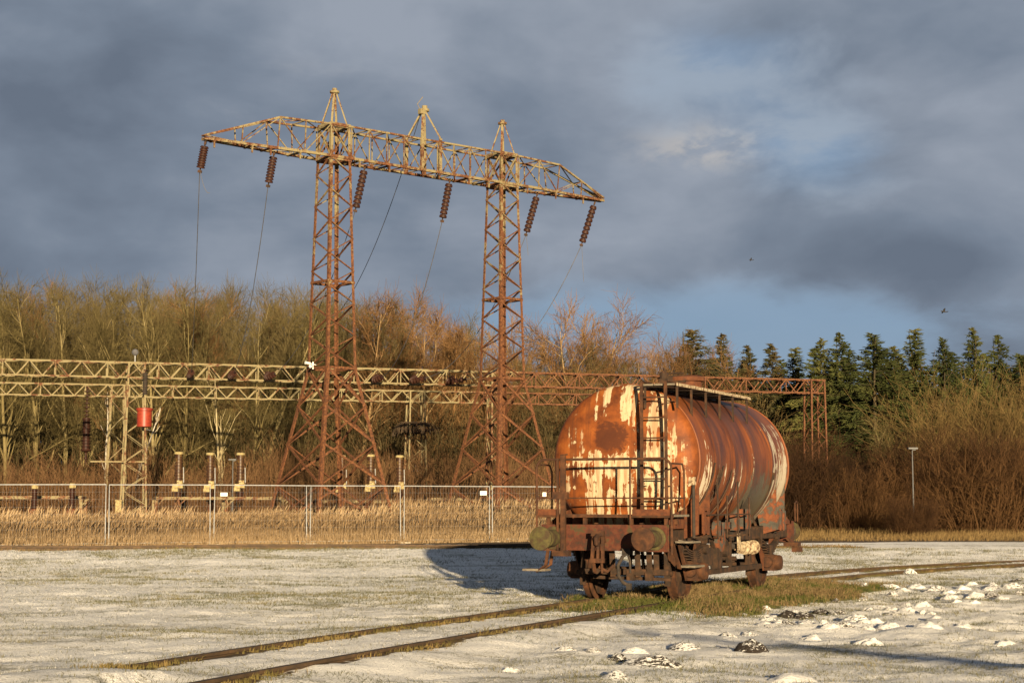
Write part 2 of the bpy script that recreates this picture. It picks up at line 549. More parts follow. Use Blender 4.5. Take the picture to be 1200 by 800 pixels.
def tank_mats():
    CY = 2.33
    CREAM1 = (0.27, 0.205, 0.115); CREAM2 = (0.40, 0.345, 0.235)
    # ---- dished end
    m, t, b = new_mat('tank_end_paint', 0.62); b.inputs['Specular IOR Level'].default_value = 0.15
    oc = obj_coord(t); x, y, z = t.xyz(oc)
    base = t.noise(oc, 3.0, 6, 0.62, 0.3)
    rust = t.ramp(base, [(0.30, (0.042, 0.012, 0.004)), (0.44, (0.100, 0.028, 0.007)), (0.57, (0.152, 0.043, 0.009)), (0.72, (0.215, 0.072, 0.015))])
    drip = t.noise(t.comb(t.math('MULTIPLY', x, 9.0), 0.3, t.math('MULTIPLY', z, 0.55)), 1.0, 5, 0.6, 0.25)
    rust = t.mix(t.math('MULTIPLY', t.sstep(drip, 0.5, 0.68), 0.55), rust, (0.048, 0.018, 0.009))
    st = t.noise(t.comb(t.math('MULTIPLY', x, 8.2), 4.2, t.math('MULTIPLY', z, 0.70)), 1.0, 6, 0.62, 0.35)
    st2 = t.noise(t.comb(t.math('MULTIPLY', x, 13.0), 7.7, t.math('MULTIPLY', z, 1.2)), 1.0, 3, 0.55, 0.2)
    edge = t.noise(t.vmath('ADD', oc, (7.3, 1.1, 2.2)), 4.5, 6, 0.65, 0.5)
    edge2 = t.noise(t.vmath('ADD', oc, (1.3, 4.1, 8.2)), 1.3, 3, 0.5, 0.3)
    k = t.math('ADD', t.math('MULTIPLY', st, 0.48), t.math('MULTIPLY', st2, 0.30))
    k = t.math('ADD', k, t.math('MULTIPLY', edge, 0.36))
    k = t.math('ADD', k, t.math('MULTIPLY', edge2, 0.26))
    # more paint has survived low in the middle, least on the left shoulder
    mid_ = t.math('SUBTRACT', 1.0, t.sstep(t.math('ABSOLUTE', t.math('SUBTRACT', x, 0.12)), 0.45, 1.15))
    low_ = t.math('SUBTRACT', 1.0, t.sstep(z, 1.9, 3.3))
    k = t.math('ADD', k, t.math('MULTIPLY', mid_, 0.095))
    k = t.math('ADD', k, t.math('MULTIPLY', low_, 0.045))
    patchn = t.math('SUBTRACT', t.vmath('DISTANCE', t.mapping(oc, scale=(1, 0, 1.15)), (-0.18, 0, 2.74 * 1.15)), t.math('MULTIPLY', edge, 0.9))
    k = t.math('SUBTRACT', k, t.math('MULTIPLY', t.math('SUBTRACT', 1.0, t.sstep(patchn, -0.16, -0.02)), 0.3))
    rightk = t.math('MULTIPLY', t.sstep(x, 0.55, 0.9), 0.035)
    k = t.math('ADD', k, rightk)
    fac = t.math('ADD', t.math('MULTIPLY', t.sstep(k, 0.812, 0.824), 0.75), t.math('MULTIPLY', t.sstep(k, 0.795, 0.86), 0.25))
    cream = t.mix(t.noise(t.comb(t.math('MULTIPLY', x, 20.0), 1.7, z), 1.0, 4, 0.6), CREAM1, CREAM2)
    cream = t.mix(t.math('MULTIPLY', t.sstep(st2, 0.50, 0.64), 0.6), cream, (0.155, 0.070, 0.028))
    dk = t.math('MULTIPLY', t.math('SUBTRACT', 1.0, t.sstep(patchn, -0.24, -0.12)), 0.85)
    rust = t.mix(dk, rust, (0.042, 0.013, 0.006))
    t.put(b.inputs['Base Color'], t.mix(fac, rust, cream))
    bump(t, b, t.math('ADD', t.math('MULTIPLY', fac, 0.6), t.math('MULTIPLY', t.noise(oc, 30, 4, 0.7), 0.5)), 0.006, 0.7)
    end = m
    # ---- cylindrical shell
    m, t, b = new_mat('tank_shell_paint', 0.5)
    oc = obj_coord(t); x, y, z = t.xyz(oc)
    ang = t.math('ARCTAN2', x, t.math('SUBTRACT', z, CY))          # 0 at the top, +pi/2 on the right side
    base = t.noise(t.comb(t.math('MULTIPLY', y, 2.0), t.math('MULTIPLY', ang, 0.8), 0.0), 1.6, 6, 0.62, 0.4)
    rust = t.ramp(base, [(0.30, (0.032, 0.010, 0.005)), (0.45, (0.068, 0.020, 0.006)), (0.58, (0.112, 0.032, 0.008)), (0.74, (0.18, 0.056, 0.012))])
    drip = t.noise(t.comb(t.math('MULTIPLY', y, 6.0), t.math('MULTIPLY', ang, 0.5), 2.0), 1.0, 5, 0.6, 0.25)
    rust = t.mix(t.math('MULTIPLY', t.sstep(drip, 0.48, 0.66), 0.6), rust, (0.032, 0.013, 0.009))
    dkband = t.math('MULTIPLY', t.sstep(y, 0.3, 1.5), t.math('SUBTRACT', 1.0, t.sstep(y, 3.4, 4.6)))
    dkband = t.math('MULTIPLY', dkband, t.math('SUBTRACT', 1.0, t.sstep(ang, 0.6, 1.25)))
    rust = t.mix(t.math('MULTIPLY', dkband, 0.65), rust, (0.034, 0.014, 0.011))
    orange = t.math('ADD', t.math('SUBTRACT', 1.0, t.sstep(y, -0.45, 0.5)), t.sstep(y, 4.1, 4.9))
    rust = t.mix(t.math('MULTIPLY', orange, 0.7), rust, t.ramp(base, [(0.3, (0.085, 0.024, 0.007)), (0.7, (0.20, 0.062, 0.013))]))
    st = t.noise(t.comb(t.math('MULTIPLY', y, 4.6), t.math('MULTIPLY', ang, 0.8), 5.0), 1.0, 5, 0.6, 0.35)
    st2 = t.noise(t.comb(t.math('MULTIPLY', y, 11.0), t.math('MULTIPLY', ang, 1.3), 1.0), 1.0, 3, 0.55, 0.2)
    edge = t.noise(oc, 5.5, 6, 0.65, 0.5)
    k = t.math('ADD', t.math('MULTIPLY', st, 0.46), t.math('MULTIPLY', st2, 0.37))
    k = t.math('ADD', k, t.math('MULTIPLY', edge, 0.22))
    b1 = t.math('MULTIPLY', t.sstep(y, 3.95, 4.35), t.math('SUBTRACT', 1.0, t.sstep(y, 4.9, 5.25)))
    b1 = t.math('MULTIPLY', b1, t.sstep(ang, 0.55, 0.95))
    b1 = t.math('MULTIPLY', b1, 0.128)
    b2 = t.math('MULTIPLY', t.sstep(ang, 1.2, 1.75), 0.055)
    b3 = t.math('MULTIPLY', t.math('SUBTRACT', 1.0, t.sstep(t.math('ABSOLUTE', t.math('SUBTRACT', y, 0.15)), 0.15, 0.6)), 0.045)
    top = t.math('MULTIPLY', t.math('SUBTRACT', 1.0, t.sstep(ang, 0.5, 1.1)), -0.12)
    for extra in (b1, b2, b3, top):
        k = t.math('ADD', k, extra)
    fac = t.math('ADD', t.math('MULTIPLY', t.sstep(k, 0.652, 0.664), 0.78), t.math('MULTIPLY', t.sstep(k, 0.635, 0.70), 0.22))
    cream = t.mix(st2, (0.28, 0.225, 0.145), (0.42, 0.38, 0.30))
    greyz = t.math('MULTIPLY', t.sstep(y, 1.5, 2.9), t.math('SUBTRACT', 1.0, t.sstep(y, 3.9, 4.3)))
    greyz = t.math('MULTIPLY', greyz, t.sstep(t.math('ADD', t.math('ADD', ang, t.math('MULTIPLY', edge, 1.1)), t.math('MULTIPLY', st2, 0.7)), 2.25, 2.9))
    gfac = t.sstep(t.math('ADD', t.math('MULTIPLY', greyz, 0.5), t.math('ADD', t.math('MULTIPLY', st, 0.22), t.math('MULTIPLY', st2, 0.48))), 0.66, 0.71)
    colr = t.mix(fac, rust, cream)
    colr = t.mix(t.math('MULTIPLY', gfac, 0.9), colr, (0.044, 0.040, 0.027))
    t.put(b.inputs['Base Color'], colr)
    t.put(b.inputs['Roughness'], t.ramp(base, [(0.3, 0.42), (0.7, 0.62)]))
    b.inputs['Specular IOR Level'].default_value = 0.33
    bump(t, b, t.math('ADD', t.math('MULTIPLY', fac, 0.6), t.math('MULTIPLY', t.noise(oc, 26, 4, 0.7), 0.5)), 0.005, 0.6)
    return m, end


M['tank_shell'], M['tank_end'] = tank_mats()


def ground_mat():
    m, t, b = new_mat('snowy_turf', 0.9)
    oc = obj_coord(t)
    at_ = t.n('ShaderNodeAttribute'); at_.attribute_name = 'bare'
    bare = at_.outputs['Fac']
    at2 = t.n('ShaderNodeAttribute'); at2.attribute_name = 'turf'
    turf = at2.outputs['Fac']
    n1 = t.noise(t.mapping(oc, scale=(0.45, 1.0, 1.0)), 0.55, 5, 0.6, 0.3)
    n2 = t.noise(t.mapping(oc, scale=(0.75, 1.0, 1.0)), 5.0, 6, 0.7)
    n3 = t.noise(oc, 24.0, 4, 0.7)
    snow = t.mix(n2, (0.78, 0.78, 0.77), (0.90, 0.90, 0.88))
    grassc = t.ramp(n3, [(0.3, (0.055, 0.056, 0.020)), (0.5, (0.115, 0.108, 0.040)), (0.7, (0.22, 0.18, 0.085))])
    soil = t.ramp(n3, [(0.3, (0.030, 0.019, 0.010)), (0.6, (0.085, 0.052, 0.022)), (0.75, (0.13, 0.09, 0.03))])
    n4 = t.noise(t.mapping(oc, scale=(0.5, 1.0, 1.0)), 2.2, 4, 0.65, 0.4)
    n5 = t.noise(oc, 55.0, 3, 0.7)
    thin = t.math('ADD', t.math('ADD', t.math('MULTIPLY', n1, 0.34), t.math('MULTIPLY', n4, 0.16)), t.math('ADD', t.math('MULTIPLY', n2, 0.24), t.math('ADD', t.math('MULTIPLY', n3, 0.26), t.math('MULTIPLY', n5, 0.26))))
    f1 = t.math('MULTIPLY', t.sstep(thin, 0.635, 0.725), 0.80)
    colr = t.mix(f1, snow, grassc)
    tf = t.sstep(t.math('ADD', turf, t.math('MULTIPLY', t.math('SUBTRACT', n3, 0.5), 0.7)), 0.30, 0.55)
    green = t.ramp(n2, [(0.3, (0.045, 0.060, 0.014)), (0.55, (0.095, 0.105, 0.024)), (0.75, (0.19, 0.15, 0.06))])
    colr = t.mix(tf, colr, green)
    bf = t.sstep(t.math('ADD', bare, t.math('MULTIPLY', t.math('SUBTRACT', n3, 0.5), 0.8)), 0.38, 0.58)
    colr = t.mix(bf, colr, soil)
    t.put(b.inputs['Base Color'], colr)
    h = t.math('ADD', t.math('MULTIPLY', n3, 0.6), t.math('MULTIPLY', t.noise(oc, 70, 3, 0.7), 0.4))
    bump(t, b, h, 0.09, 1.0)
    return m


def mole_mat():
    m, t, b = new_mat('snow_on_soil', 0.9)
    geo = t.n('ShaderNodeNewGeometry')
    oi = t.n('ShaderNodeObjectInfo')
    oc = t.vmath('ADD', obj_coord(t), t.comb(t.math('MULTIPLY', oi.outputs['Random'], 40.0), 0.0, 0.0))
    nz = t.xyz(geo.outputs['Normal'])[2]
    n = t.noise(oc, 5.0, 6, 0.75, 0.6)
    # how much soil shows differs from one hill to the next
    k = t.math('SUBTRACT', t.math('ADD', t.math('MULTIPLY', n, 1.0), t.math('MULTIPLY', oi.outputs['Random'], 0.16)), t.math('MULTIPLY', nz, 0.22))
    at_ = t.n('ShaderNodeAttribute'); at_.attribute_type = 'OBJECT'; at_.attribute_name = 'soil'
    k = t.math('ADD', k, t.math('ADD', at_.outputs['Fac'], 0.055))
    f = t.sstep(k, 0.47, 0.53)
    t.put(b.inputs['Base Color'], t.mix(f, (0.62, 0.62, 0.61), (0.020, 0.014, 0.010)))
    bump(t, b, n, 0.04, 0.8)
    return m


def plant_mat(name, cols, scale=3.0, rough=0.85, rnd=0.25, transl=0.0):
    m, t, b = new_mat(name, rough)
    b.inputs['Specular IOR Level'].default_value = 0.1
    oc = obj_coord(t)
    n = t.noise(oc, scale, 3, 0.6)
    oi = t.n('ShaderNodeObjectInfo')
    n = t.math('ADD', n, t.math('MULTIPLY', t.math('SUBTRACT', oi.outputs['Random'], 0.5), rnd))
    k = len(cols)
    t.put(b.inputs['Base Color'], t.ramp(n, [(0.3 + 0.4 * i / (k - 1), c) for i, c in enumerate(cols)]))
    return m


M['crumbs'] = mottled('snow_crumbs', [(0.3, (0.34, 0.34, 0.33)), (0.7, (0.48, 0.48, 0.47))], 3, bump_d=0)
M['ground'] = ground_mat()
M['mole'] = mole_mat()
M['bark_olive'] = plant_mat('olive_bark', [(0.060, 0.048, 0.020), (0.115, 0.092, 0.040), (0.17, 0.14, 0.070)], 0.8)
M['twig_olive'] = plant_mat('olive_twigs', [(0.046, 0.037, 0.015), (0.080, 0.064, 0.026), (0.115, 0.093, 0.038)], 0.4)
M['twig_back'] = plant_mat('dull_olive_twigs', [(0.038, 0.030, 0.013), (0.066, 0.052, 0.023), (0.095, 0.074, 0.033)], 0.25)
M['twig_dark'] = plant_mat('ivy_dark_stems', [(0.014, 0.012, 0.006), (0.034, 0.027, 0.012), (0.066, 0.050, 0.022)], 0.35)
M['twig_back_red'] = plant_mat('dull_red_brown_twigs', [(0.080, 0.042, 0.018), (0.130, 0.072, 0.030), (0.165, 0.100, 0.044)], 0.25)
M['bark_brown'] = plant_mat('brown_bark', [(0.10, 0.068, 0.035), (0.18, 0.12, 0.06), (0.24, 0.175, 0.09)], 0.8)
M['twig_red'] = plant_mat('reddish_twigs', [(0.095, 0.050, 0.021), (0.15, 0.082, 0.034), (0.185, 0.112, 0.047)], 0.4)
M['bark_dark'] = plant_mat('dark_spruce_bark', [(0.020, 0.016, 0.010), (0.040, 0.032, 0.018), (0.060, 0.046, 0.026)], 1.0)
M['bark_pale'] = plant_mat('pale_bark', [(0.13, 0.105, 0.055), (0.22, 0.185, 0.105), (0.28, 0.24, 0.15)], 2.0)
M['birch'] = plant_mat('birch_bark', [(0.10, 0.085, 0.065), (0.27, 0.25, 0.21), (0.34, 0.32, 0.28)], 6.0)
M['needles'] = plant_mat('dark_needles', [(0.017, 0.023, 0.007), (0.038, 0.045, 0.013), (0.080, 0.078, 0.024)], 0.7)
M['needles_brown'] = plant_mat('rusty_needles', [(0.026, 0.030, 0.013), (0.060, 0.048, 0.020), (0.115, 0.072, 0.030)], 0.9)
M['thicket'] = plant_mat('brown_stems', [(0.014, 0.008, 0.004), (0.030, 0.015, 0.007), (0.058, 0.030, 0.013)], 0.9, rnd=0.5)
M['bramble'] = plant_mat('red_brown_stems', [(0.048, 0.025, 0.013), (0.088, 0.048, 0.023), (0.135, 0.080, 0.038)], 0.6)
M['bramble_dark'] = plant_mat('russet_stems', [(0.026, 0.013, 0.006), (0.048, 0.024, 0.010), (0.080, 0.043, 0.018)], 0.8, rnd=0.5)
M['willow'] = plant_mat('tawny_twigs', [(0.072, 0.047, 0.018), (0.120, 0.082, 0.032), (0.165, 0.118, 0.050)], 0.5)
M['reed'] = plant_mat('dry_reeds', [(0.105, 0.068, 0.036), (0.215, 0.150, 0.082), (0.33, 0.245, 0.148)], 5.0)
M['dry_grass'] = plant_mat('dry_grass', [(0.065, 0.044, 0.020), (0.12, 0.084, 0.040), (0.175, 0.13, 0.066)], 6.0)
M['rail_grass'] = plant_mat('brown_green_grass', [(0.05, 0.036, 0.014), (0.085, 0.072, 0.024), (0.17, 0.12, 0.05)], 2.0)
M['fringe_grass'] = plant_mat('brown_grass', [(0.07, 0.045, 0.02), (0.14, 0.095, 0.04), (0.22, 0.16, 0.075)], 3.0)
M['green_grass'] = plant_mat('green_grass', [(0.022, 0.032, 0.007), (0.046, 0.056, 0.012), (0.095, 0.080, 0.032)], 2.6)
M['poking_grass'] = plant_mat('frosted_grass', [(0.065, 0.068, 0.026), (0.12, 0.108, 0.044), (0.20, 0.16, 0.078)], 1.2)
# ------------------------------------------------------------------ ground
def axis_pts(segs):
    out = []
    for a, b, st in segs:
        out.extend(np.arange(a, b, st))
    out.append(segs[-1][1])
    return np.array(out)


gx = axis_pts([(-900, -120, 60), (-120, -40, 8), (-40, -16, 1.0), (-16, 17, 0.13), (17, 40, 1.0), (40, 120, 8), (120, 900, 60)])
gy = axis_pts([(-200, 0, 20), (0, 12, 1.5), (12, 34, 0.11), (34, 62, 0.22), (62, 110, 2.0), (110, 300, 15), (300, 1500, 100)])
GX, GY = np.meshgrid(gx, gy)
gs, gl = track_coords(GX, GY)
gxf, gyf = GX.ravel(), GY.ravel()
Z = ground_base(gxf, gyf)
near = (1 - smooth((gyf - 55) / 10)) * (np.abs(gxf) < 40)
rel = 0.10 * (fbm(gxf * 0.35, gyf * 0.35, 3, 3) - 0.5) + 0.055 * (fbm(gxf * 1.6, gyf * 1.6, 9, 3) - 0.5) + 0.035 * (vnoise(gxf * 4.6, gyf * 4.6, 21) - 0.5)
lumpy = smooth((gl - 1.6) / 2.0) * smooth((gs + 12) / 8)               # trodden, lumpy snow right of the track
rel = rel + lumpy * (0.09 * (fbm(gxf * 1.1, gyf * 1.1, 33, 3) - 0.5) + 0.05 * (vnoise(gxf * 3.1, gyf * 3.1, 35) - 0.5) + 0.10 * np.maximum(0, fbm(gxf * 1.9, gyf * 1.9, 37, 3) - 0.55) * smooth((gxf - 1.5) / 3))
trk = 1 - smooth((np.abs(gl) - 0.9) / 0.6)
Z = Z + rel * near * (1 - 0.25 * trk)
cov = (1 - smooth((gs + 14.6 + 1.2 * (gl > 0)) / 1.6)) * trk
Z = Z + cov * 0.12 + 0.068 * (1 - smooth((np.abs(gl) - 1.0) / 0.8)) * (gyf > 12)
turf = grass_mask(gs, gl)
Z = Z + 0.05 * turf * (np.abs(np.abs(gl) - 0.75) > 0.12)
bare = bare_mask(gxf, gyf, gs, gl)
sid = (gyf - SID0.y) - (SID1.y - SID0.y) / (SID1.x - SID0.x) * (gxf - SID0.x)
bare = np.maximum(bare, (1 - smooth((np.abs(sid) - 0.55) / 0.5)) * 0.9 * smooth((12.5 - gxf) / 2.0))
behind = smooth((sid - 2.2 - 0.10 * (gxf + 16)) / 1.2) * (np.abs(gxf) < 400)
bare = np.maximum(bare, behind * 0.8 * smooth((gyf - 52) / 3))
verts = np.stack([gxf, gyf, Z], 1)
ny, nx = GX.shape
idx = np.arange(nx * ny).reshape(ny, nx)
faces = np.stack([idx[:-1, :-1], idx[:-1, 1:], idx[1:, 1:], idx[1:, :-1]], -1).reshape(-1, 4)
ground = np_mesh('ground', verts, faces, M['ground'], smooth=True)
tag(ground, kind='structure')
for nm, arr in (('bare', bare), ('turf', turf)):
    a_ = ground.data.attributes.new(nm, 'FLOAT', 'POINT')
    a_.data.foreach_set('value', arr.astype(np.float32))

Zg = Z.reshape(ny, nx)


def ground_z(x, y):
    x = np.atleast_1d(np.asarray(x, float)); y = np.atleast_1d(np.asarray(y, float))
    i = np.clip(np.searchsorted(gx, x) - 1, 0, nx - 2); j = np.clip(np.searchsorted(gy, y) - 1, 0, ny - 2)
    fx = (x - gx[i]) / (gx[i + 1] - gx[i]); fy = (y - gy[j]) / (gy[j + 1] - gy[j])
    return (Zg[j, i] * (1 - fx) + Zg[j, i + 1] * fx) * (1 - fy) + (Zg[j + 1, i] * (1 - fx) + Zg[j + 1, i + 1] * fx) * fy


def gz(x, y):
    return float(ground_z(x, y)[0])


def on_ground(px, py, it=6):
    """the ground point that the photo shows at a pixel"""
    z = 0.0
    for _ in range(it):
        u = (px - 600) / F; v = (400 - py) / F
        d = Vector((u, math.cos(PITCH) - v * math.sin(PITCH), math.sin(PITCH) + v * math.cos(PITCH)))
        k = (z - EYE) / d.z
        x, y = d.x * k, d.y * k
        z = gz(x, y)
    return Vector((x, y, z))


# ------------------------------------------------------------------ railway track
RAILPROF = [(-0.06, -0.16), (0.06, -0.16), (0.06, -0.145), (0.012, -0.13), (0.012, -0.045), (0.036, -0.034), (0.036, 0.0), (-0.036, 0.0), (-0.036, -0.034), (-0.012, -0.045), (-0.012, -0.13), (-0.06, -0.145)]


def rail_sweep(pts, heads, off, zs):
    m = MB(); n = len(RAILPROF); vs = []
    for p_, h, z_ in zip(pts, heads, zs):
        rx, ry = math.cos(h), -math.sin(h)
        for a, b in RAILPROF:
            vs.append((p_[0] + rx * (off + a), p_[1] + ry * (off + a), z_ + b))
    fs = []
    for i in range(len(pts) - 1):
        for k in range(n):
            fs.append((i * n + k, i * n + (k + 1) % n, (i + 1) * n + (k + 1) % n, (i + 1) * n + k))
    fs.append(tuple(range(n))); fs.append(tuple(range(len(vs) - n, len(vs))))
    m.add(vs, fs)
    return m


tr = thing('railway_track', 'single rusty railway track half buried in snow under the tank wagon', 'railway track')
for off in (-0.75, 0.75):
    k0 = TI.index(-76) if off < 0 else TI.index(-74)
    ks = list(range(k0, len(TI), 1))
    wob = [0.0] * len(ks)
    rail_sweep([TC[k] for k in ks], [TH[k] for k in ks], off, wob).build('rail', M['rail'], tr)
sm = MB()
for k in range(TI.index(-72), len(TI), 3):
    h = TH[k]; c = TC[k]
    rot = Matrix.Rotation(-h, 3, 'Z')
    sm.box((c[0], c[1], -0.235), (2.4, 0.24, 0.14), rot)
sl = sm.build('sleepers', M['rust_dark'], tr)

sd = thing('railway_siding', 'dark rusty siding track running along the foot of the wire fence', 'railway track')
sv = (SID1 - SID0).normalized(); sh = math.atan2(sv.x, sv.y)
spts = [SID0 + sv * t for t in np.arange(0, 52.6, 2.0)]
for off in (-0.75, 0.75):
    rail_sweep(spts, [sh] * len(spts), off, [gz(q.x, q.y) + 0.11 - 0.22 * float(smooth((q.x - 6.0) / 5.0)) for q in spts]).build('rail', M['rail'], sd)

# ------------------------------------------------------------------ tank wagon (local axes: x right, y along the track away from us, z up from the rail)
wg = thing('tank_wagon', 'rust-streaked old railway tank wagon with flaking cream paint standing on the track', 'tank wagon', WO, -WA)
CY, RR = 2.33, 1.285
T0, T1 = -0.5, 5.2


def part(mb, name, mat, parent=None, smooth=False, label=None, angle=35):
    o = mb.build(name, mat, parent or wg, smooth, angle)
    if label: o['label'] = label
    return o


# tank: shell and dished ends in one skin
m = MB(); n = 96
prof = []
for k in range(0, 13):                              # near dish, from its centre outwards
    f = k / 12.0
    r = RR * math.sin(f * math.pi / 2) ** 0.85
    prof.append((r, T0 - 0.33 * math.cos(f * math.pi / 2) ** 0.75 - 0.0))
near_end = len(prof)
shell = [(RR, T0 + 0.02), (RR + 0.012, T0 + 0.03), (RR + 0.012, T0 + 0.06), (RR, T0 + 0.07)]
for q in (0.42, 1.55, 2.75, 3.95):
    shell += [(RR, q), (RR + 0.006, q + 0.012), (RR + 0.006, q + 0.03), (RR, q + 0.042)]
shell += [(RR, T1 - 0.07), (RR + 0.012, T1 - 0.06), (RR + 0.012, T1 - 0.03), (RR, T1 - 0.02)]
far = []
for k in range(12, -1, -1):
    f = k / 12.0
    far.append((RR * math.sin(f * math.pi / 2) ** 0.85, T1 + 0.33 * math.cos(f * math.pi / 2) ** 0.75))
allp = prof + shell + far
m.lathe(allp, (0, 0, CY), (0, 1, 0), n, caps=False)
npr = len(allp)
m.m = []
for i in range(npr - 1):
    e = 1 if (i < near_end - 1 or i >= near_end + len(shell)) else 0
    m.m += [e] * n
tank = part(m, 'tank', [M['tank_shell'], M['tank_end']], smooth=True, angle=50)

# dome and walkway on the tank top
m = MB()
m.lathe([(0.30, -0.12), (0.30, 0.22), (0.36, 0.23), (0.36, 0.30), (0.30, 0.33), (0.0, 0.35)], (0.12, 2.35, CY + RR), (0, 0, 1), 20)
dome = part(m, 'dome', M['rust_orange'], smooth=True)
m = MB(); m.box((0.05, 2.05, CY + RR + 0.26), (0.34, 0.06, 0.14)); m.bar((-0.1, 2.02, CY + RR + 0.2), (-0.16, 1.96, CY + RR + 0.46), 0.035)
m.tube([(-0.1, 2.0, CY + RR + 0.36), (0.2, 2.0, CY + RR + 0.36)], 0.02, 6)
part(m, 'lid_clamp', M['rust_dark'], dome)
m = MB()
m.box((-0.1, 1.75, CY + RR + 0.1), (0.12, 0.12, 0.3)); m.lathe([(0.07, 0), (0.07, 0.1), (0.03, 0.14)], (-0.1, 1.75, CY + RR + 0.25), (0, 0, 1), 10)
part(m, 'vent_valve', M['rust_dark'])
m = MB()
for k in range(3):
    m.box((0.56 + k * 0.19, 1.2, 3.565), (0.17, 4.3, 0.03))
wk = part(m, 'walkway', M['wood'])
m = MB()
for yy in (-0.85, -0.1, 0.7, 1.5, 2.3, 3.2):
    for xx in (0.47, 1.03):
        zs = CY + math.sqrt(max(RR ** 2 - xx ** 2, 0)) if yy > -0.5 else 3.2
        m.bar((xx, yy, zs - 0.02), (xx, yy, 3.585), 0.035, 0.03)
    m.box((0.75, yy, 3.54), (0.62, 0.04, 0.02))
m.box((1.045, 1.2, 3.56), (0.02, 4.3, 0.045)); m.box((0.455, 1.2, 3.56), (0.02, 4.3, 0.045))
part(m, 'walkway_bracket', M['rust_dark'], wk)
m = MB(); m.box((1.062, 1.2, 3.562), (0.012, 4.3, 0.05)); part(m, 'edge_strip', M['pale_metal'], wk)

# ladder at the near end
m = MB()
for xx in (0.46, 0.88):
    m.bar((xx, -1.0, 1.42), (xx, -1.0, 3.62), 0.05, 0.028)
for k in range(7):
    z_ = 1.68 + k * 0.335
    if z_ < 3.6:
        m.tube([(0.46, -1.0, z_), (0.88, -1.0, z_)], 0.014, 6)
for z_ in (1.9, 3.3):
    for xx in (0.46, 0.88):
        yy = T0 - 0.25 if z_ < 2.5 else T0 - 0.02
        m.bar((xx, -1.0, z_), (xx, yy, z_), 0.03, 0.012)
m.bar((0.46, -1.0, 3.62), (0.46, -0.5, 3.62), 0.04, 0.02); m.bar((0.88, -1.0, 3.62), (0.88, -0.5, 3.62), 0.04, 0.02)
part(m, 'ladder', M['rust'])

# underframe
m = MB()
for sx in (-1, 1):
    m.box((sx * 0.96, 2.35, 1.06), (0.02, 7.6, 0.25))
    m.box((sx * 0.925, 2.35, 1.178), (0.09, 7.6, 0.014)); m.box((sx * 0.925, 2.35, 0.942), (0.09, 7.6, 0.014))
for yy in (-0.6, 0.9, 2.35, 3.8, 5.3):
    m.box((0, yy, 1.07), (1.83, 0.12, 0.18))
m.box((0, 2.35, 1.04), (0.22, 7.4, 0.16))
part(m, 'underframe', M['rust_dark'])
for yy, s in ((-1.53, -1), (6.23, 1)):
    m = MB()
    wd = 2.22 if s < 0 else 2.0
    m.box((0, yy, 1.06), (wd, 0.03, 0.42)); m.box((0, yy - s * 0.06, 1.262), (wd, 0.1, 0.016)); m.box((0, yy - s * 0.06, 0.858), (wd, 0.1, 0.016))
    for sx in (-1, 1):
        m.box((sx * 0.875, yy + s * 0.022, 1.05), (0.42, 0.03, 0.42))
    part(m, 'headstock', M['moss_rust'])

# saddles that carry the tank
for yy in (-0.05, 4.75):
    for sx in (-1, 1):
        m = MB()
        poly = []
        for k in range(7):
            th = R(138 - k * 8) if sx > 0 else R(222 + k * 8)
            poly.append((math.sin(th) * (RR + 0.004), yy - 0.33, CY + math.cos(th) * (RR + 0.004)))
        xo = sx * 1.24
        poly += [(xo, yy - 0.33, poly[-1][2] - 0.12), (sx * 1.22, yy - 0.33, 1.10), (sx * 0.93, yy - 0.33, 1.02)]
        m.prism(poly, (0, 0.03, 0)); 
        m.prism([(a, b + 0.60, c) for a, b, c in poly], (0, 0.03, 0))
        m.box((sx * 1.235, yy, 1.29), (0.024, 0.62 if yy > 1 else 0.30, 0.36))
        m.box((sx * 1.255, yy - 0.12, 1.30), (0.02, 0.05, 0.42)); m.box((sx * 1.255, yy + 0.12, 1.30), (0.02, 0.05, 0.42))
        part(m, 'saddle', M['grey_paint'] if yy > 1 else M['rust_orange'])
for sx in (-1, 1):
    for ya, yb in ((5.15, 6.2), (-0.45, -1.5)):
        m = MB()
        m.prism([(sx * 1.0, ya, 1.2), (sx * 1.0, ya, 1.52), (sx * 1.0, ya + (yb - ya) * 0.45, 1.46), (sx * 1.0, yb, 1.26), (sx * 1.0, yb, 1.2)], (sx * 0.02, 0, 0))
        part(m, 'end_gusset', M['rust_orange'])

# buffers
def buffer(x, yface, s, mat, pm):
    m = MB()
    m.lathe([(0.19, 0.0), (0.19, 0.035), (0.14, 0.05), (0.135, 0.34), (0.15, 0.35), (0.15, 0.39), (0.10, 0.39), (0.095, 0.56)], (x, yface + s * 0.61, 1.05), (0, -s, 0), 20)
    o = part(m, 'buffer', pm, smooth=True)
    m = MB()
    m.lathe([(0.19, -0.03), (0.195, 0.0), (0.19, 0.022), (0.12, 0.034), (0.0, 0.04)], (x, yface + s * 0.04, 1.05), (0, -s, 0), 28)
    part(m, 'buffer_plate', mat, o, smooth=True)


buffer(-0.875, -2.17, 1, M['moss'], M['moss'])
buffer(0.875, -2.17, 1, M['rust'], M['moss'])
buffer(0.875, 6.87, -1, M['moss'], M['dark'])
buffer(-0.875, 6.87, -1, M['rust'], M['dark'])

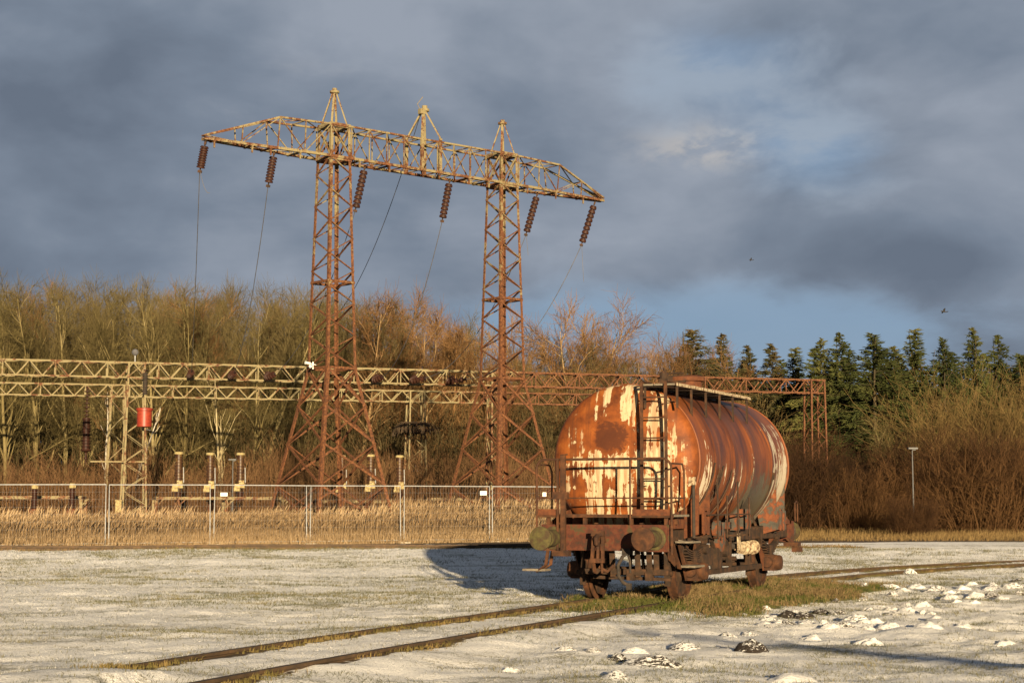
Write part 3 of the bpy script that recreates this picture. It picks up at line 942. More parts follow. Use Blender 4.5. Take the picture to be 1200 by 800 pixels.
# end platform with its railing
m = MB()
for k in range(4):
    m.box((0, -1.47 + k * 0.195, 1.415), (2.4, 0.18, 0.035))
pf = part(m, 'platform', M['wood'])
m = MB()
for xx in (-1.0, -0.35, 0.45, 1.05):
    m.box((xx, -1.50, 1.335), (0.06, 0.05, 0.125)); m.box((xx, -1.0, 1.335), (0.06, 0.05, 0.125))
m.box((0, -1.575, 1.41), (2.4, 0.012, 0.05))
part(m, 'platform_bracket', M['rust'], pf)
m = MB(); YR = -1.60
def arc(cx, cz, r, a0, a1, k=6):
    return [(cx + r * math.cos(R(a0 + (a1 - a0) * i / k)), YR, cz + r * math.sin(R(a0 + (a1 - a0) * i / k))) for i in range(k + 1)]
hoop = [(-1.17, YR, 1.10)] + arc(-1.02, 2.18, 0.15, 180, 90) + arc(1.02, 2.18, 0.15, 90, 0) + [(1.17, YR, 0.80)]
m.tube(hoop, 0.021, 8)
m.tube([(-1.17, YR, 1.70), (1.17, YR, 1.70)], 0.013, 6)
m.tube([(0.48, YR - 0.03, 1.28), (0.48, YR - 0.03, 2.33)], 0.016, 6)
m.tube([(1.17, YR, 1.70), (1.17, -0.95, 1.70)], 0.013, 6)
m.tube([(1.17, YR, 2.25), (1.17, -1.05, 2.25), (1.17, -0.95, 2.15), (1.17, -0.95, 1.43)], 0.016, 6)
m.tube([(-1.17, YR, 2.25), (-1.17, -1.05, 2.25), (-1.17, -0.95, 2.15), (-1.17, -0.95, 1.43)], 0.016, 6)
rl = part(m, 'railing', M['rust'])
for bx_, bw_ in ((-0.97, 0.40), (0.83, 0.66)):
    m = MB(); m.box((bx_, YR + 0.01, 1.47), (bw_, 0.012, 0.10)); part(m, 'toe_board', M['rust_orange'], rl)
m = MB()
m.box((-0.69, YR - 0.02, 1.58), (0.085, 0.05, 1.62)); m.box((-0.79, YR - 0.01, 1.60), (0.035, 0.04, 1.50))
m.box((-0.74, YR - 0.01, 1.74), (0.26, 0.09, 0.12)); m.box((-0.73, YR, 0.80), (0.30, 0.12, 0.09)); m.tube([(-0.73, YR, 2.38), (-0.73, YR, 0.8)], 0.02, 6)
m.tube([(-0.73, YR - 0.03, 2.40), (-0.60, YR - 0.05, 2.41)], 0.015, 6)
part(m, 'handbrake_column', M['rust'])

# wheelsets
for yy in (0.0, 4.7):
    for sx in (-1, 1):
        m = MB()
        m.lathe([(0.40, -0.065), (0.475, -0.065), (0.47, 0.05), (0.50, 0.058), (0.505, 0.075), (0.485, 0.085), (0.40, 0.085)], (sx * 0.765, yy, 0.47), (-sx, 0, 0), 40, caps=False)
        m.lathe([(0.40, -0.065), (0.40, 0.085)], (sx * 0.765, yy, 0.47), (-sx, 0, 0), 40, caps=False)
        w = part(m, 'wheel', M['rust'], smooth=True)
        m = MB()
        m.lathe([(0.13, -0.11), (0.14, -0.06), (0.18, -0.02), (0.30, 0.015), (0.402, -0.01), (0.402, 0.02), (0.30, 0.04), (0.18, 0.05), (0.14, 0.09), (0.13, 0.12)], (sx * 0.765, yy, 0.47), (-sx, 0, 0), 32)
        part(m, 'wheel_disc', M['rust_dark'], w, smooth=True)
    m = MB(); m.tube([(-1.12, yy, 0.47), (1.12, yy, 0.47)], 0.075, 12)
    part(m, 'axle', M['rust_dark'], smooth=True)
    for sx in (-1, 1):
        m = MB()
        m.box((sx * 1.02, yy, 0.49), (0.20, 0.26, 0.28)); m.box((sx * 1.05, yy, 0.35), (0.22, 0.34, 0.04))
        m.lathe([(0.145, 0), (0.145, 0.10), (0.13, 0.13), (0.06, 0.15), (0.0, 0.15)], (sx * 1.11, yy, 0.48), (sx, 0, 0), 16)
        m.lathe([(0.11, 0), (0.10, 0.06), (0.0, 0.07)], (sx * 1.0, yy - 0.13, 0.49), (0, -1, 0), 14)
        part(m, 'axle_box', M['rust'], smooth=True)
        m = MB()
        for k in range(6):
            L = 0.56 - 0.075 * k
            pts = [(sx * 1.0, yy + L * q, 0.92 - 0.035 * k - 0.115 * (1 - (q * L / 0.56) ** 2)) for q in np.linspace(-1, 1, 9)]
            for i in range(8):
                m.bar(pts[i], pts[i + 1], 0.09, 0.022)
        m.box((sx * 1.0, yy, 0.70), (0.12, 0.12, 0.24))
        for e in (-1, 1):
            m.bar((sx * 1.0, yy + e * 0.58, 0.97), (sx * 1.0, yy + e * 0.58, 0.80), 0.05, 0.05)
            m.bar((sx * 1.0, yy + e * 0.70, 0.98), (sx * 1.0, yy + e * 0.56, 0.83), 0.06, 0.03)
        part(m, 'leaf_spring', M['rust_dark'])
        m = MB()
        for e in (-1, 1):
            m.prism([(sx * 0.925, yy + e * 0.15, 0.34), (sx * 0.925, yy + e * 0.21, 0.34), (sx * 0.925, yy + e * 0.62, 0.95), (sx * 0.925, yy + e * 0.30, 0.95), (sx * 0.925, yy + e * 0.15, 0.72)], (sx * 0.02, 0, 0))
        m.bar((sx * 0.935, yy - 0.2, 0.345), (sx * 0.935, yy + 0.2, 0.345), 0.03, 0.03)
        part(m, 'axle_guard', M['rust_orange'] if yy > 3 else M['rust'])

# brake gear between and before the wheels
m = MB()
for yy in (-0.62, 0.60, 4.1, 5.3):
    m.tube([(-0.85, yy, 0.46), (0.85, yy, 0.46)], 0.04, 8)
    for sx in (-1, 1):
        m.prism([(sx * 0.70, yy, 0.25), (sx * 0.70, yy + 0.06 * (1 if yy in (-0.62, 4.1) else -1), 0.30), (sx * 0.70, yy + 0.10 * (1 if yy in (-0.62, 4.1) else -1), 0.47), (sx * 0.70, yy + 0.05 * (1 if yy in (-0.62, 4.1) else -1), 0.66), (sx * 0.70, yy - 0.02, 0.60)], (sx * 0.10, 0, 0))
        m.bar((sx * 0.74, yy, 0.46), (sx * 0.74, yy * 1.0 - 0.05, 1.0), 0.06, 0.03)
        m.bar((sx * 0.35, yy, 0.46), (sx * 0.30, yy, 0.98), 0.05, 0.03)
for xx in (-0.14, 0.14):
    m.tube([(xx, -0.6, 0.46), (xx, 2.0, 0.52), (xx, 4.1, 0.46)], 0.022, 6)
    m.bar((xx, 1.6, 0.4), (xx, 1.6, 1.0), 0.07, 0.03); m.bar((xx, 3.1, 0.4), (xx, 3.1, 1.0), 0.07, 0.03)
m.tube([(-1.0, 2.5, 0.62), (1.0, 2.5, 0.62)], 0.04, 8)
m.box((0.2, 0.95, 0.47), (0.9, 0.05, 0.05)); m.bar((0.95, 0.3, 0.43), (0.95, 4.2, 0.43), 0.10, 0.09)
m.bar((-0.95, 0.3, 0.43), (-0.95, 4.2, 0.43), 0.05, 0.05)
for yy in (1.2, 2.3, 3.5):
    m.bar((0.95, yy, 0.43), (0.95, yy, 0.97), 0.05, 0.03)
# hangers seen under the near headstock
for xx, zz in ((-0.02, 0.42), (0.42, 0.42), (0.62, 0.42), (0.74, 0.45)):
    m.bar((xx, -1.1, zz), (xx + 0.04, -1.25, 0.86), 0.09, 0.035)
m.bar((-0.55, -1.1, 0.50), (0.95, -1.1, 0.50), 0.09, 0.09)
m.bar((-0.4, -1.0, 0.40), (0.95, -1.0, 0.38), 0.06, 0.05)
m.box((0.3, -1.12, 0.44), (0.12, 0.10, 0.16)); m.box((0.62, -1.12, 0.43), (0.12, 0.10, 0.14))
part(m, 'brake_rigging', M['rust_dark'])
m = MB()
m.lathe([(0.0, 0.0), (0.14, 0.01), (0.17, 0.05), (0.17, 0.52), (0.15, 0.56), (0.05, 0.58), (0.05, 0.75)], (0.55, 1.1, 0.72), (0, 1, 0), 18)
part(m, 'brake_cylinder', M['rust_dark'], smooth=True)
m = MB()
m.lathe([(0.0, 0.0), (0.12, 0.03), (0.16, 0.08), (0.16, 0.80), (0.12, 0.86), (0.0, 0.88)], (0.72, 2.9, 0.84), (0, 1, 0), 18)
part(m, 'air_reservoir', M['dark'], smooth=True)
m = MB()
m.box((0.97, 0.75, 0.70), (0.12, 0.55, 0.30)); m.box((1.0, 1.35, 0.66), (0.10, 0.30, 0.36)); m.bar((0.98, 1.9, 0.95), (0.98, 2.1, 0.55), 0.08, 0.05)
m.bar((0.98, 1.1, 0.98), (0.98, 1.5, 0.5), 0.05, 0.04); m.bar((0.98, 1.9, 0.98), (0.98, 1.5, 0.5), 0.05, 0.04)
m.lathe([(0.10, 0), (0.10, 0.12), (0.04, 0.14)], (0.99, 1.62, 0.78), (1, 0, 0), 12); m.lathe([(0.08, 0), (0.08, 0.1)], (1.0, 0.5, 0.84), (1, 0, 0), 12)
part(m, 'brake_lever_box', M['rust_dark'])

# central drain pipe with its flanges, and the valve levers
m = MB()
m.lathe([(0.0, 0), (0.10, 0.005), (0.10, 0.04), (0.075, 0.05), (0.075, 0.13), (0.12, 0.14), (0.12, 0.18), (0.085, 0.19), (0.085, 0.27), (0.12, 0.28), (0.12, 0.32), (0.07, 0.33), (0.07, 0.44), (0.13, 0.45), (0.13, 0.50), (0.0, 0.51)], (1.06, 2.55, 0.80), (0.25, 1, 0.03), 16)
part(m, 'drain_pipe', M['pale_metal'], smooth=True)
m = MB(); m.box((1.08, 2.42, 0.92), (0.02, 0.17, 0.30)); m.bar((1.07, 2.42, 0.78), (1.0, 2.42, 0.78), 0.03)
part(m, 'label_plate', M['pale_metal'])
m = MB()
m.tube([(0.6, 2.35, 1.05), (0.8, 2.4, 0.9), (1.0, 2.5, 0.82)], 0.06, 8); m.lathe([(0.2, 0), (0.24, 0.05), (0.24, 0.22), (0.16, 0.28)], (0.75, 2.35, 0.95), (0, 0, 1), 14)
part(m, 'outlet_valve', M['dark'], smooth=True)
m = MB()
for yy, top in ((0.28, 2.30), (0.78, 2.26), (1.30, 2.20)):
    th = math.acos((top - CY) / RR) if abs(top - CY) < RR else math.pi / 2
    pts = []
    for k in range(7):
        t_ = th + (R(142) - th) * k / 6
        pts.append((math.sin(t_) * (RR + 0.035), yy - 0.05 * k, CY + math.cos(t_) * (RR + 0.035)))
    m.tube(pts, 0.014, 6)
for yy, top in ((0.45, 1.95), (1.0, 1.75), (1.65, 2.0), (2.35, 1.72)):
    m.tube([(1.30, yy, 1.02), (1.30, yy, top)], 0.016, 6)
m.tube([(1.30, -0.1, 1.42), (1.30, 2.4, 1.42)], 0.014, 6)
for yy in (-0.1, 0.75, 1.65, 2.4):
    m.bar((0.97, yy, 1.05), (1.30, yy, 1.05), 0.04, 0.03)
part(m, 'grab_rail', M['rust_dark'])
m = MB()
m.tube([(1.22, -0.62, 1.05), (1.22, -0.62, 2.0)], 0.028, 8)
vp = part(m, 'valve_post', M['dark'])
m = MB(); m.box((1.20, -0.62, 1.98), (0.10, 0.09, 0.13)); m.tube([(1.22, -0.62, 1.95), (1.14, -0.66, 1.90)], 0.02, 6)
part(m, 'valve_handle', M['pale_metal'], vp)
m = MB()
m.box((1.04, 2.75, 1.33), (0.26, 0.30, 0.36)); m.box((1.02, 2.25, 1.28), (0.20, 0.24, 0.30)); m.lathe([(0.16, 0), (0.16, 0.1)], (1.0, 1.2, 1.16), (1, 0, 0), 14); m.box((1.0, 1.85, 1.22), (0.1, 0.5, 0.12))
m.lathe([(0.22, 0), (0.22, 0.08), (0.05, 0.1)], (0.98, 1.45, 0.98), (1, 0, 0), 16)
part(m, 'valve_box', M['grey_paint'])
for yy in (0.62, 4.0):
    for sx in (-1, 1):
        m = MB(); pts = []
        for k in range(8):
            t_ = R(96 + 6 * k) * sx
            pts.append((math.sin(t_) * (RR + 0.02), yy, CY + math.cos(t_) * (RR + 0.02)))
        for i in range(7):
            m.bar(pts[i], pts[i + 1], 0.08, 0.012)
        m.bar(pts[-1], (sx * 0.98, yy, 1.12), 0.07, 0.03)
        part(m, 'tank_strap', M['rust_dark'])

# coupling, hose and steps at the near end
m = MB()
m.bar((0, -1.5, 1.03), (0, -1.78, 1.03), 0.07, 0.10)
m.tube([(0, -1.76, 1.05), (0, -1.86, 1.10), (0, -1.92, 1.06), (0, -1.90, 0.97), (0, -1.82, 0.95)], 0.038, 8)
hk = part(m, 'drawhook', M['rust'], smooth=True)
m = MB()
for xx in (-0.075, 0.075):
    m.bar((xx, -1.80, 1.15), (xx * 1.2, -1.86, 0.72), 0.05, 0.04)
    m.bar((xx, -1.86, 0.72), (xx * 0.8, -1.80, 0.50), 0.035, 0.035)
m.tube([(0, -1.82, 1.02), (0, -1.86, 0.66)], 0.03, 8); m.box((0, -1.86, 0.70), (0.24, 0.06, 0.07)); m.box((0, -1.83, 1.13), (0.22, 0.07, 0.08))
m.tube([(0.0, -1.8, 0.60), (0.12, -1.75, 0.52), (0.22, -1.7, 0.62)], 0.03, 8)
part(m, 'screw_coupling', M['rust'], hk)
m = MB()
m.tube([(0.40, -1.56, 0.82), (0.36, -1.68, 0.76), (0.30, -1.72, 0.62), (0.31, -1.72, 0.46), (0.37, -1.70, 0.36), (0.46, -1.68, 0.30)], 0.028, 8)
m.tube([(0.40, -1.56, 0.82), (0.46, -1.60, 0.70), (0.47, -1.62, 0.50)], 0.02, 8)
m.box((0.40, -1.58, 0.84), (0.14, 0.10, 0.10)); m.box((0.47, -1.68, 0.29), (0.07, 0.07, 0.10))
part(m, 'brake_hose', M['dark'], smooth=True)
m = MB()
m.box((-1.26, -1.40, 0.52), (0.40, 0.26, 0.035))
st_ = part(m, 'step', M['wood'])
m = MB()
for e in (-0.1, 0.1):
    m.bar((-0.98, -1.45 + e, 0.92), (-1.03, -1.45 + e, 0.60), 0.05, 0.025); m.bar((-1.03, -1.45 + e, 0.60), (-1.22, -1.43 + e * 0.6, 0.49), 0.05, 0.025)
m.box((-0.90, -1.45, 0.88), (0.5, 0.06, 0.05))
part(m, 'step_hanger', M['rust'], st_)
m = MB()
m.box((1.12, -0.52, 0.585), (0.34, 0.50, 0.035))
st_ = part(m, 'step', M['wood'])
m = MB()
for e in (-0.2, 0.18):
    m.bar((1.0, -0.9 + e, 0.95), (1.02, -0.62 + e * 0.6, 0.55), 0.05, 0.03)
m.bar((1.02, -1.1, 0.95), (1.02, -0.8, 0.56), 0.05, 0.03)
part(m, 'step_hanger', M['rust'], st_)
m = MB(); m.box((1.16, -0.75, 0.985), (0.30, 0.42, 0.03)); m.bar((1.0, -0.75, 1.0), (1.2, -0.75, 0.96), 0.04)
part(m, 'step', M['wood'])
m = MB()
m.tube([(1.18, 6.0, 1.25), (1.18, 6.0, 1.62), (1.18, 6.12, 1.66), (1.18, 6.2, 1.6), (1.18, 6.2, 1.25)], 0.014, 6)
part(m, 'end_handle', M['rust'])
m = MB()
m.box((1.1, 6.05, 0.80), (0.30, 0.24, 0.08)); m.bar((1.0, 6.05, 0.92), (1.15, 6.05, 0.72), 0.06, 0.03); m.box((1.2, 6.05, 0.70), (0.16, 0.26, 0.10))
part(m, 'end_step', M['rust'])
# ------------------------------------------------------------------ transmission pylon (portal of two lattice towers)
PL = Vector((-7.20, 68.0, 0)); PRt = Vector((-0.42, 73.75, 0))
u_ = (PRt - PL); SPAN = u_.length; u_.normalize()
PA = math.atan2(u_.y, u_.x)
py_loc = PL.copy(); py_loc.z = 0.2
pyl = thing('transmission_pylon', 'rusty portal pylon of two lattice towers joined by one long lattice crossarm', 'pylon', py_loc, PA)
# local axes: x along the crossarm (0 = left tower, SPAN = right tower), y away, z up
ZB, ZT, ZP = 15.25, 16.55, 17.95            # bottom chord, top chord, peaks (above the tower feet)
ZW = 6.75


def half(z):
    if z < ZW:
        return 1.95 + (0.70 - 1.95) * z / ZW
    return 0.70 + (0.46 - 0.70) * (z - ZW) / (ZT - ZW)


def tower(x0):
    o = link(bpy.data.objects.new('tower', None), pyl)
    def cp(sx, sy, z):
        h = half(z); return Vector((x0 + sx * h, sy * h, z))
    # horizontal frames
    for z in (ZW, 10.2, ZB - 0.05, ZT):
        T = MB()
        cs = [cp(-1, -1, z), cp(1, -1, z), cp(1, 1, z), cp(-1, 1, z)]
        for i in range(4):
            T.bar(cs[i], cs[(i + 1) % 4], 0.09, 0.10 if z < ZB - 1 else 0.17)
        T.build('cross_frame', M['pylon'], o)
    for sx in (-1, 1):
        for sy in (-1, 1):
            L = MB()
            zz = [-0.4, ZW, ZT]
            for a, b in zip(zz[:-1], zz[1:]):
                p0, p1 = cp(sx, sy, max(a, -0.4)), cp(sx, sy, b)
                w = 0.14 if b <= ZW else 0.115
                # an angle section: two flanges
                L.bar(p0 + Vector((-sx * w / 2, 0, 0)), p1 + Vector((-sx * w / 2, 0, 0)), w, 0.018, up=(0, 1, 0))
                L.bar(p0 + Vector((0, -sy * w / 2, 0)), p1 + Vector((0, -sy * w / 2, 0)), w, 0.018, up=(1, 0, 0))
            L.box(cp(sx, sy, -0.15), (0.5, 0.5, 0.3))
            L.build('leg', M['pylon'], o)
    B = MB()
    faces_ = [((-1, -1), (1, -1)), ((1, -1), (1, 1)), ((1, 1), (-1, 1)), ((-1, 1), (-1, -1))]
    low = [0.3, 2.1, 3.75, 5.25, ZW]
    for fi, (a, b) in enumerate(faces_):
        for i in range(len(low) - 1):
            B.bar(cp(*a, low[i]), cp(*b, low[i + 1]), 0.085, 0.05); B.bar(cp(*b, low[i]), cp(*a, low[i + 1]), 0.05, 0.085)
        z = ZW; i = 0
        nseg = 13; hs = (ZB - ZW) / nseg
        for k in range(nseg):
            z0, z1 = ZW + k * hs, ZW + (k + 1) * hs
            p, q = (a, b) if (k + fi) % 2 else (b, a)
            B.bar(cp(*p, z0), cp(*q, z1), 0.068, 0.04)
        for k in range(1):
            B.bar(cp(*a, ZB), cp(*b, ZT), 0.06, 0.045); B.bar(cp(*b, ZB), cp(*a, ZT), 0.045, 0.06)
    B.build('bracing', M['pylon'], o)
    K = MB()
    h = half(ZT) * 0.85
    for sx in (-1, 1):
        for sy in (-1, 1):
            K.bar((x0 + sx * h, sy * h, ZT), (x0 + sx * 0.06, sy * 0.06, ZP), 0.085, 0.05)
    K.lathe([(0.05, -0.12), (0.20, -0.05), (0.20, 0.03), (0.10, 0.06), (0.10, 0.14), (0.0, 0.16)], (x0, 0, ZP + 0.06), (0, 0, 1), 10)
    K.build('peak', M['pylon'], o)
    P = MB()
    for sx in (-1, 1):
        for sy in (-1, 1):
            c = cp(sx, sy, 0)
            P.box((c.x, c.y, -0.25), (0.7, 0.7, 0.5))
    return o


tower(0.0); tower(SPAN)
OV = 6.0
ca = MB(); W2 = 0.52
def ch_top(x):
    """height and half width of the top chord"""
    if x < -2.9: f = (x + OV) / (OV - 2.9); return ZB + 0.12 + (ZT - 0.10 - ZB - 0.12) * f, 0.10 + (W2 - 0.10) * f
    if x > SPAN + 2.9: f = (SPAN + OV - x) / (OV - 2.9); return ZB + 0.12 + (ZT - 0.10 - ZB - 0.12) * f, 0.10 + (W2 - 0.10) * f
    return ZT - 0.10 + 0.10 * min(1, (2.9 + min(x, SPAN - x)) / 2.9 if min(x, SPAN - x) < 0 else 1), W2
def ch_bot(x):
    if x < -1.0: f = (x + OV) / (OV - 1.0); return ZB, 0.10 + (W2 - 0.10) * f
    if x > SPAN + 1.0: f = (SPAN + OV - x) / (OV - 1.0); return ZB, 0.10 + (W2 - 0.10) * f
    return ZB, W2
def P3(x, sy, top):
    z, w = ch_top(x) if top else ch_bot(x)
    return Vector((x, sy * w, z))
xs = [-OV, -4.45, -2.9, -1.7, -0.5] + [0.5 + (SPAN - 1.0) * k / 9 for k in range(10)] + [SPAN + 0.5, SPAN + 1.7, SPAN + 2.9, SPAN + 4.45, SPAN + OV]
xs = sorted(set(round(x, 4) for x in xs))
for top in (False, True):
    c = MB()
    for sy in (-1, 1):
        for a, b in zip(xs[:-1], xs[1:]):
            c.bar(P3(a, sy, top), P3(b, sy, top), 0.105 if not top else 0.075, 0.105 if not top else 0.075)
    o = c.build('crossarm_chord', M['pylon'], pyl)
lat = MB()
for i, (a, b) in enumerate(zip(xs[:-1], xs[1:])):
    for sy in (-1, 1):
        t0, t1 = (False, True) if i % 2 else (True, False)
        lat.bar(P3(a, sy, t0), P3(b, sy, t1), 0.048, 0.035)
        if i:
            lat.bar(P3(a, sy, False), P3(a, sy, True), 0.042, 0.04)
    for top in (False, True):
        lat.bar(P3(a, -1, top), P3(a, 1, top), 0.045, 0.04)
        lat.bar(P3(a, -1 if i % 2 else 1, top), P3(b, 1 if i % 2 else -1, top), 0.042, 0.03)
lat.build('crossarm_lattice', M['pylon'], pyl)
for x in [-OV + 0.4, -4.0, -3.2, -1.9, 0.9, 2.4, SPAN - 2.3, SPAN - 1.2, SPAN + 1.0, SPAN + 2.8, SPAN + 4.6]:
    br = MB()
    br.bar((x, -ch_bot(x)[1], ZB), (x, -ch_bot(x)[1], ZB - 0.32), 0.06, 0.05)
    br.bar((x, -ch_bot(x)[1] - 0.05, ZB - 0.05), (x, ch_bot(x)[1] + 0.05, ZB - 0.05), 0.08, 0.06)
    br.build('crossarm_bracket', M['pylon'], pyl)
mp = MB(); xm = SPAN / 2 + 0.1
for sx in (-1, 1):
    for sy in (-1, 1):
        mp.bar((xm + sx * 0.48, sy * 0.55, ZB), (xm + sx * 0.48, sy * 0.55, ZT + 0.15), 0.14, 0.06)
        mp.bar((xm + sx * 0.48, sy * 0.55, ZT + 0.15), (xm + sx * 0.05, sy * 0.05, ZP - 0.05), 0.13, 0.06)
mp.lathe([(0.06, -0.12), (0.20, -0.06), (0.20, 0.04), (0.12, 0.06), (0.12, 0.18), (0.0, 0.2)], (xm + 0.05, 0, ZP), (0, 0, 1), 10)
mp.box((xm - 0.18, -0.1, ZP - 0.12), (0.25, 0.2, 0.22))
mp.tube([(xm - 0.2, 0, ZP), (xm - 0.34, 0, ZP + 0.2), (xm - 0.05, 0, ZP + 0.55)], 0.015, 5)
mp.build('middle_peak', M['pylon'], pyl)

PYL_M = Matrix.Translation(py_loc) @ Matrix.Rotation(PA, 4, 'Z')


def pyl_world(x, y, z):
    return PYL_M @ Vector((x, y, z))


def arm_x(px):
    """place along the crossarm that shows at photo column px"""
    k = (px - 600) / F
    # (PL.x + x*u.x) = k * (PL.y + x*u.y)
    return (k * PL.y - PL.x) / (u_.x - k * u_.y)


# ------------------------------------------------------------------ insulator strings and wires
def rib_profile(n, L, r0, r1, cap=0.0):
    pr = [(0.02, cap)]
    for k in range(n):
        z = cap - (k + 0.15) * L / n
        pr += [(r0, z), (r0, z - 0.25 * L / n), (r1, z - 0.40 * L / n), (r1, z - 0.58 * L / n), (r0, z - 0.70 * L / n)]
    return pr + [(0.02, cap - L)]


def string_thing(a, b, label, n=9, r1=0.165):
    a = Vector(a); b = Vector(b)
    t = thing('insulator_string', label, 'insulator', a, 0, 'insulator strings hanging from the pylon crossarm')
    d = (b - a); L = d.length; d.normalize()
    q = Vector((0, 0, -1)).rotation_difference(d)
    t.rotation_mode = 'QUATERNION'; t.rotation_quaternion = q
    m = MB(); m.tube([(0, 0, 0.10), (0, 0, -0.14)], 0.03, 6); m.box((0, 0, 0.0), (0.08, 0.12, 0.12)); m.build('top_fitting', M['rust_dark'], t)
    step = (L - 0.28) / n
    for k in range(n):
        z = -0.12 - k * step
        m = MB()
        m.lathe([(0.03, 0), (r1 * 0.78, -step * 0.02), (r1 * 0.80, -step * 0.22), (r1 * 0.92, -step * 0.30), (r1, -step * 0.62), (r1 * 0.97, -step * 0.84), (r1 * 0.78, -step * 0.92), (0.03, -step)], (0, 0, z), (0, 0, 1), 14)
        m.build('disc', M['ceramic'], t, smooth=True)
    m = MB(); m.tube([(0, 0, -L + 0.17), (0, 0, -L - 0.02)], 0.03, 6); m.box((0, 0, -L + 0.03), (0.16, 0.08, 0.10)); m.build('clamp', M['rust_dark'], t)
    return t


strings = [  # top px/py, bottom px/py, label
    (235, 162, 234, 202, 'brown ribbed insulator string hanging plumb from the left tip of the crossarm'),
    (317, 176, 314, 219, 'insulator string between the left crossarm tip and the left tower'),
    (425, 193, 416, 248, 'tilted insulator string just right of the left tower head'),
    (526, 211, 518, 260, 'tilted insulator string just left of the right tower head'),
    (630, 227, 616, 276, 'tilted insulator string between the right tower and the right crossarm tip'),
    (698, 238, 681, 288, 'most slanted insulator string, at the right tip of the crossarm'),
]
wire_tops = []
for i, (tx, ty, bx, by, lab) in enumerate(strings):
    x = arm_x(tx); x = max(-OV + 0.05, min(SPAN + OV - 0.05, x))
    a = pyl_world(x, 0, ZB - 0.16)
    b = at(bx, by, a.y + 0.25)
    string_thing(a, b, lab)
    wire_tops.append(b)


def wire(a, b, sag, label, name='power_line', r=0.016, n=24, cat='power line', group='power lines running down from the pylon'):
    a = Vector(a); b = Vector(b)
    pts = []
    for k in range(n + 1):
        f = k / n
        q = a.lerp(b, f); q.z -= sag * 4 * f * (1 - f)
        pts.append(q)
    m = MB(); m.tube(pts, r, 5)
    return tag(m.build(name, M['wire']), label, cat, group)


# ------------------------------------------------------------------ switchyard gantries
def lattice_beam(L, h, w, bay, mat, parent, chord=0.075, lac=0.055, x0=0.0):
    """box girder along local x with its top at z = 0"""
    c = MB()
    for sy in (-1, 1):
        for z in (0, -h):
            c.bar((x0, sy * w / 2, z), (x0 + L, sy * w / 2, z), chord, chord)
    n = max(2, int(L / bay)); bx = L / n
    for sy in (-1, 1):
        for k in range(n):
            a, b = x0 + k * bx, x0 + (k + 1) * bx
            mx = (a + b) / 2
            c.bar((a, sy * w / 2, 0), (mx, sy * w / 2, -h), lac, 0.035, up=(0, 1, 0)); c.bar((mx, sy * w / 2, -h), (b, sy * w / 2, 0), lac, 0.035, up=(0, 1, 0))
            if k % 2 == 0:
                c.bar((a, sy * w / 2, 0), (a, sy * w / 2, -h), lac, 0.035, up=(0, 1, 0))
    for z in (0, -h):
        for k in range(n):
            a, b = x0 + k * bx, x0 + (k + 1) * bx
            c.bar((a, -w / 2, z), (b, w / 2, z), lac, 0.03); c.bar((a, -w / 2, z), (a, w / 2, z), lac, 0.03)
    return c.build('beam', mat, parent)


def lattice_post(x, ztop, zbot, w0, w1, mat, parent, bay=0.75, leg=0.085):
    """square lattice post; w0 top width, w1 bottom width"""
    m = MB()
    def cp(sx, sy, z):
        f = (ztop - z) / (ztop - zbot); w = (w0 + (w1 - w0) * f) / 2
        return Vector((x + sx * w, sy * w, z))
    for sx in (-1, 1):
        for sy in (-1, 1):
            m.bar(cp(sx, sy, ztop), cp(sx, sy, zbot), leg, leg)
    o = m.build('post', mat, parent)
    m = MB(); n = int((ztop - zbot) / bay); hs = (ztop - zbot) / n
    fc = [((-1, -1), (1, -1)), ((1, -1), (1, 1)), ((1, 1), (-1, 1)), ((-1, 1), (-1, -1))]
    for fi, (a, b) in enumerate(fc):
        for k in range(n):
            z0, z1 = ztop - k * hs, ztop - (k + 1) * hs
            p, q = (a, b) if (k + fi // 2) % 2 else (b, a)
            m.bar(cp(*p, z0), cp(*q, z1), 0.055, 0.03)
    m.build('lacing', mat, o)
    m = MB(); m.box((x, 0, zbot + 0.03), (w1 + 0.30, w1 + 0.30, 0.06)); m.box((x, 0, zbot - 0.35), (w1 + 0.2, w1 + 0.2, 0.7))
    m.build('base_plate', mat, o)
    return o


G0 = at(-60, 419.5, 77.6); G1 = at(958, 446, 91.7)
GZ = 8.18
g0 = Vector((G0.x, G0.y, GZ)); g1 = Vector((G1.x, G1.y, GZ))
gdir = (g1 - g0).xy.normalized(); GA = math.atan2(gdir.y, gdir.x); GL = (g1.xy - g0.xy).length


def gx_at(px):
    """place along the front gantry that shows at photo column px"""
    k = (px - 600) / F
    return (k * g0.y - g0.x) / (gdir.x - k * gdir.y)


front = thing('gantry', 'pale to rusty lattice gantry beam in front, crossing behind both pylon towers', 'gantry', g0, GA)
lattice_beam(GL + 0.3, 0.70, 0.62, 1.15, M['gantry_front'], front)
xp = gx_at(158); lattice_post(xp, 0.0, -GZ + 0.85, 0.72, 1.10, M['gantry_front'], front, 0.62, 0.082)
xq = gx_at(582); lattice_post(xq, 0.0, -GZ + 0.6, 0.70, 0.85, M['gantry_front'], front, 0.8)
xr = gx_at(955); lattice_post(xr, -0.0, -GZ + 0.2, 0.78, 0.98, M['gantry_front'], front, 0.75)
m = MB(); zz = -GZ + 1.62 + (589 - 541) / 2000 * 80
m.bar((xp - 2.0, 0.0, zz), (xp + 0.55, 0.0, zz), 0.07, 0.07); m.build('cross_bar', M['gantry_front'], front)

R0_ = at(-60, 448, 92.8); R1_ = at(760, 464, 105.0)
r0 = Vector((R0_.x, R0_.y, GZ)); r1 = Vector((R1_.x, R1_.y, GZ))
rdir = (r1 - r0).xy.normalized(); RA = math.atan2(rdir.y, rdir.x); RL = (r1.xy - r0.xy).length


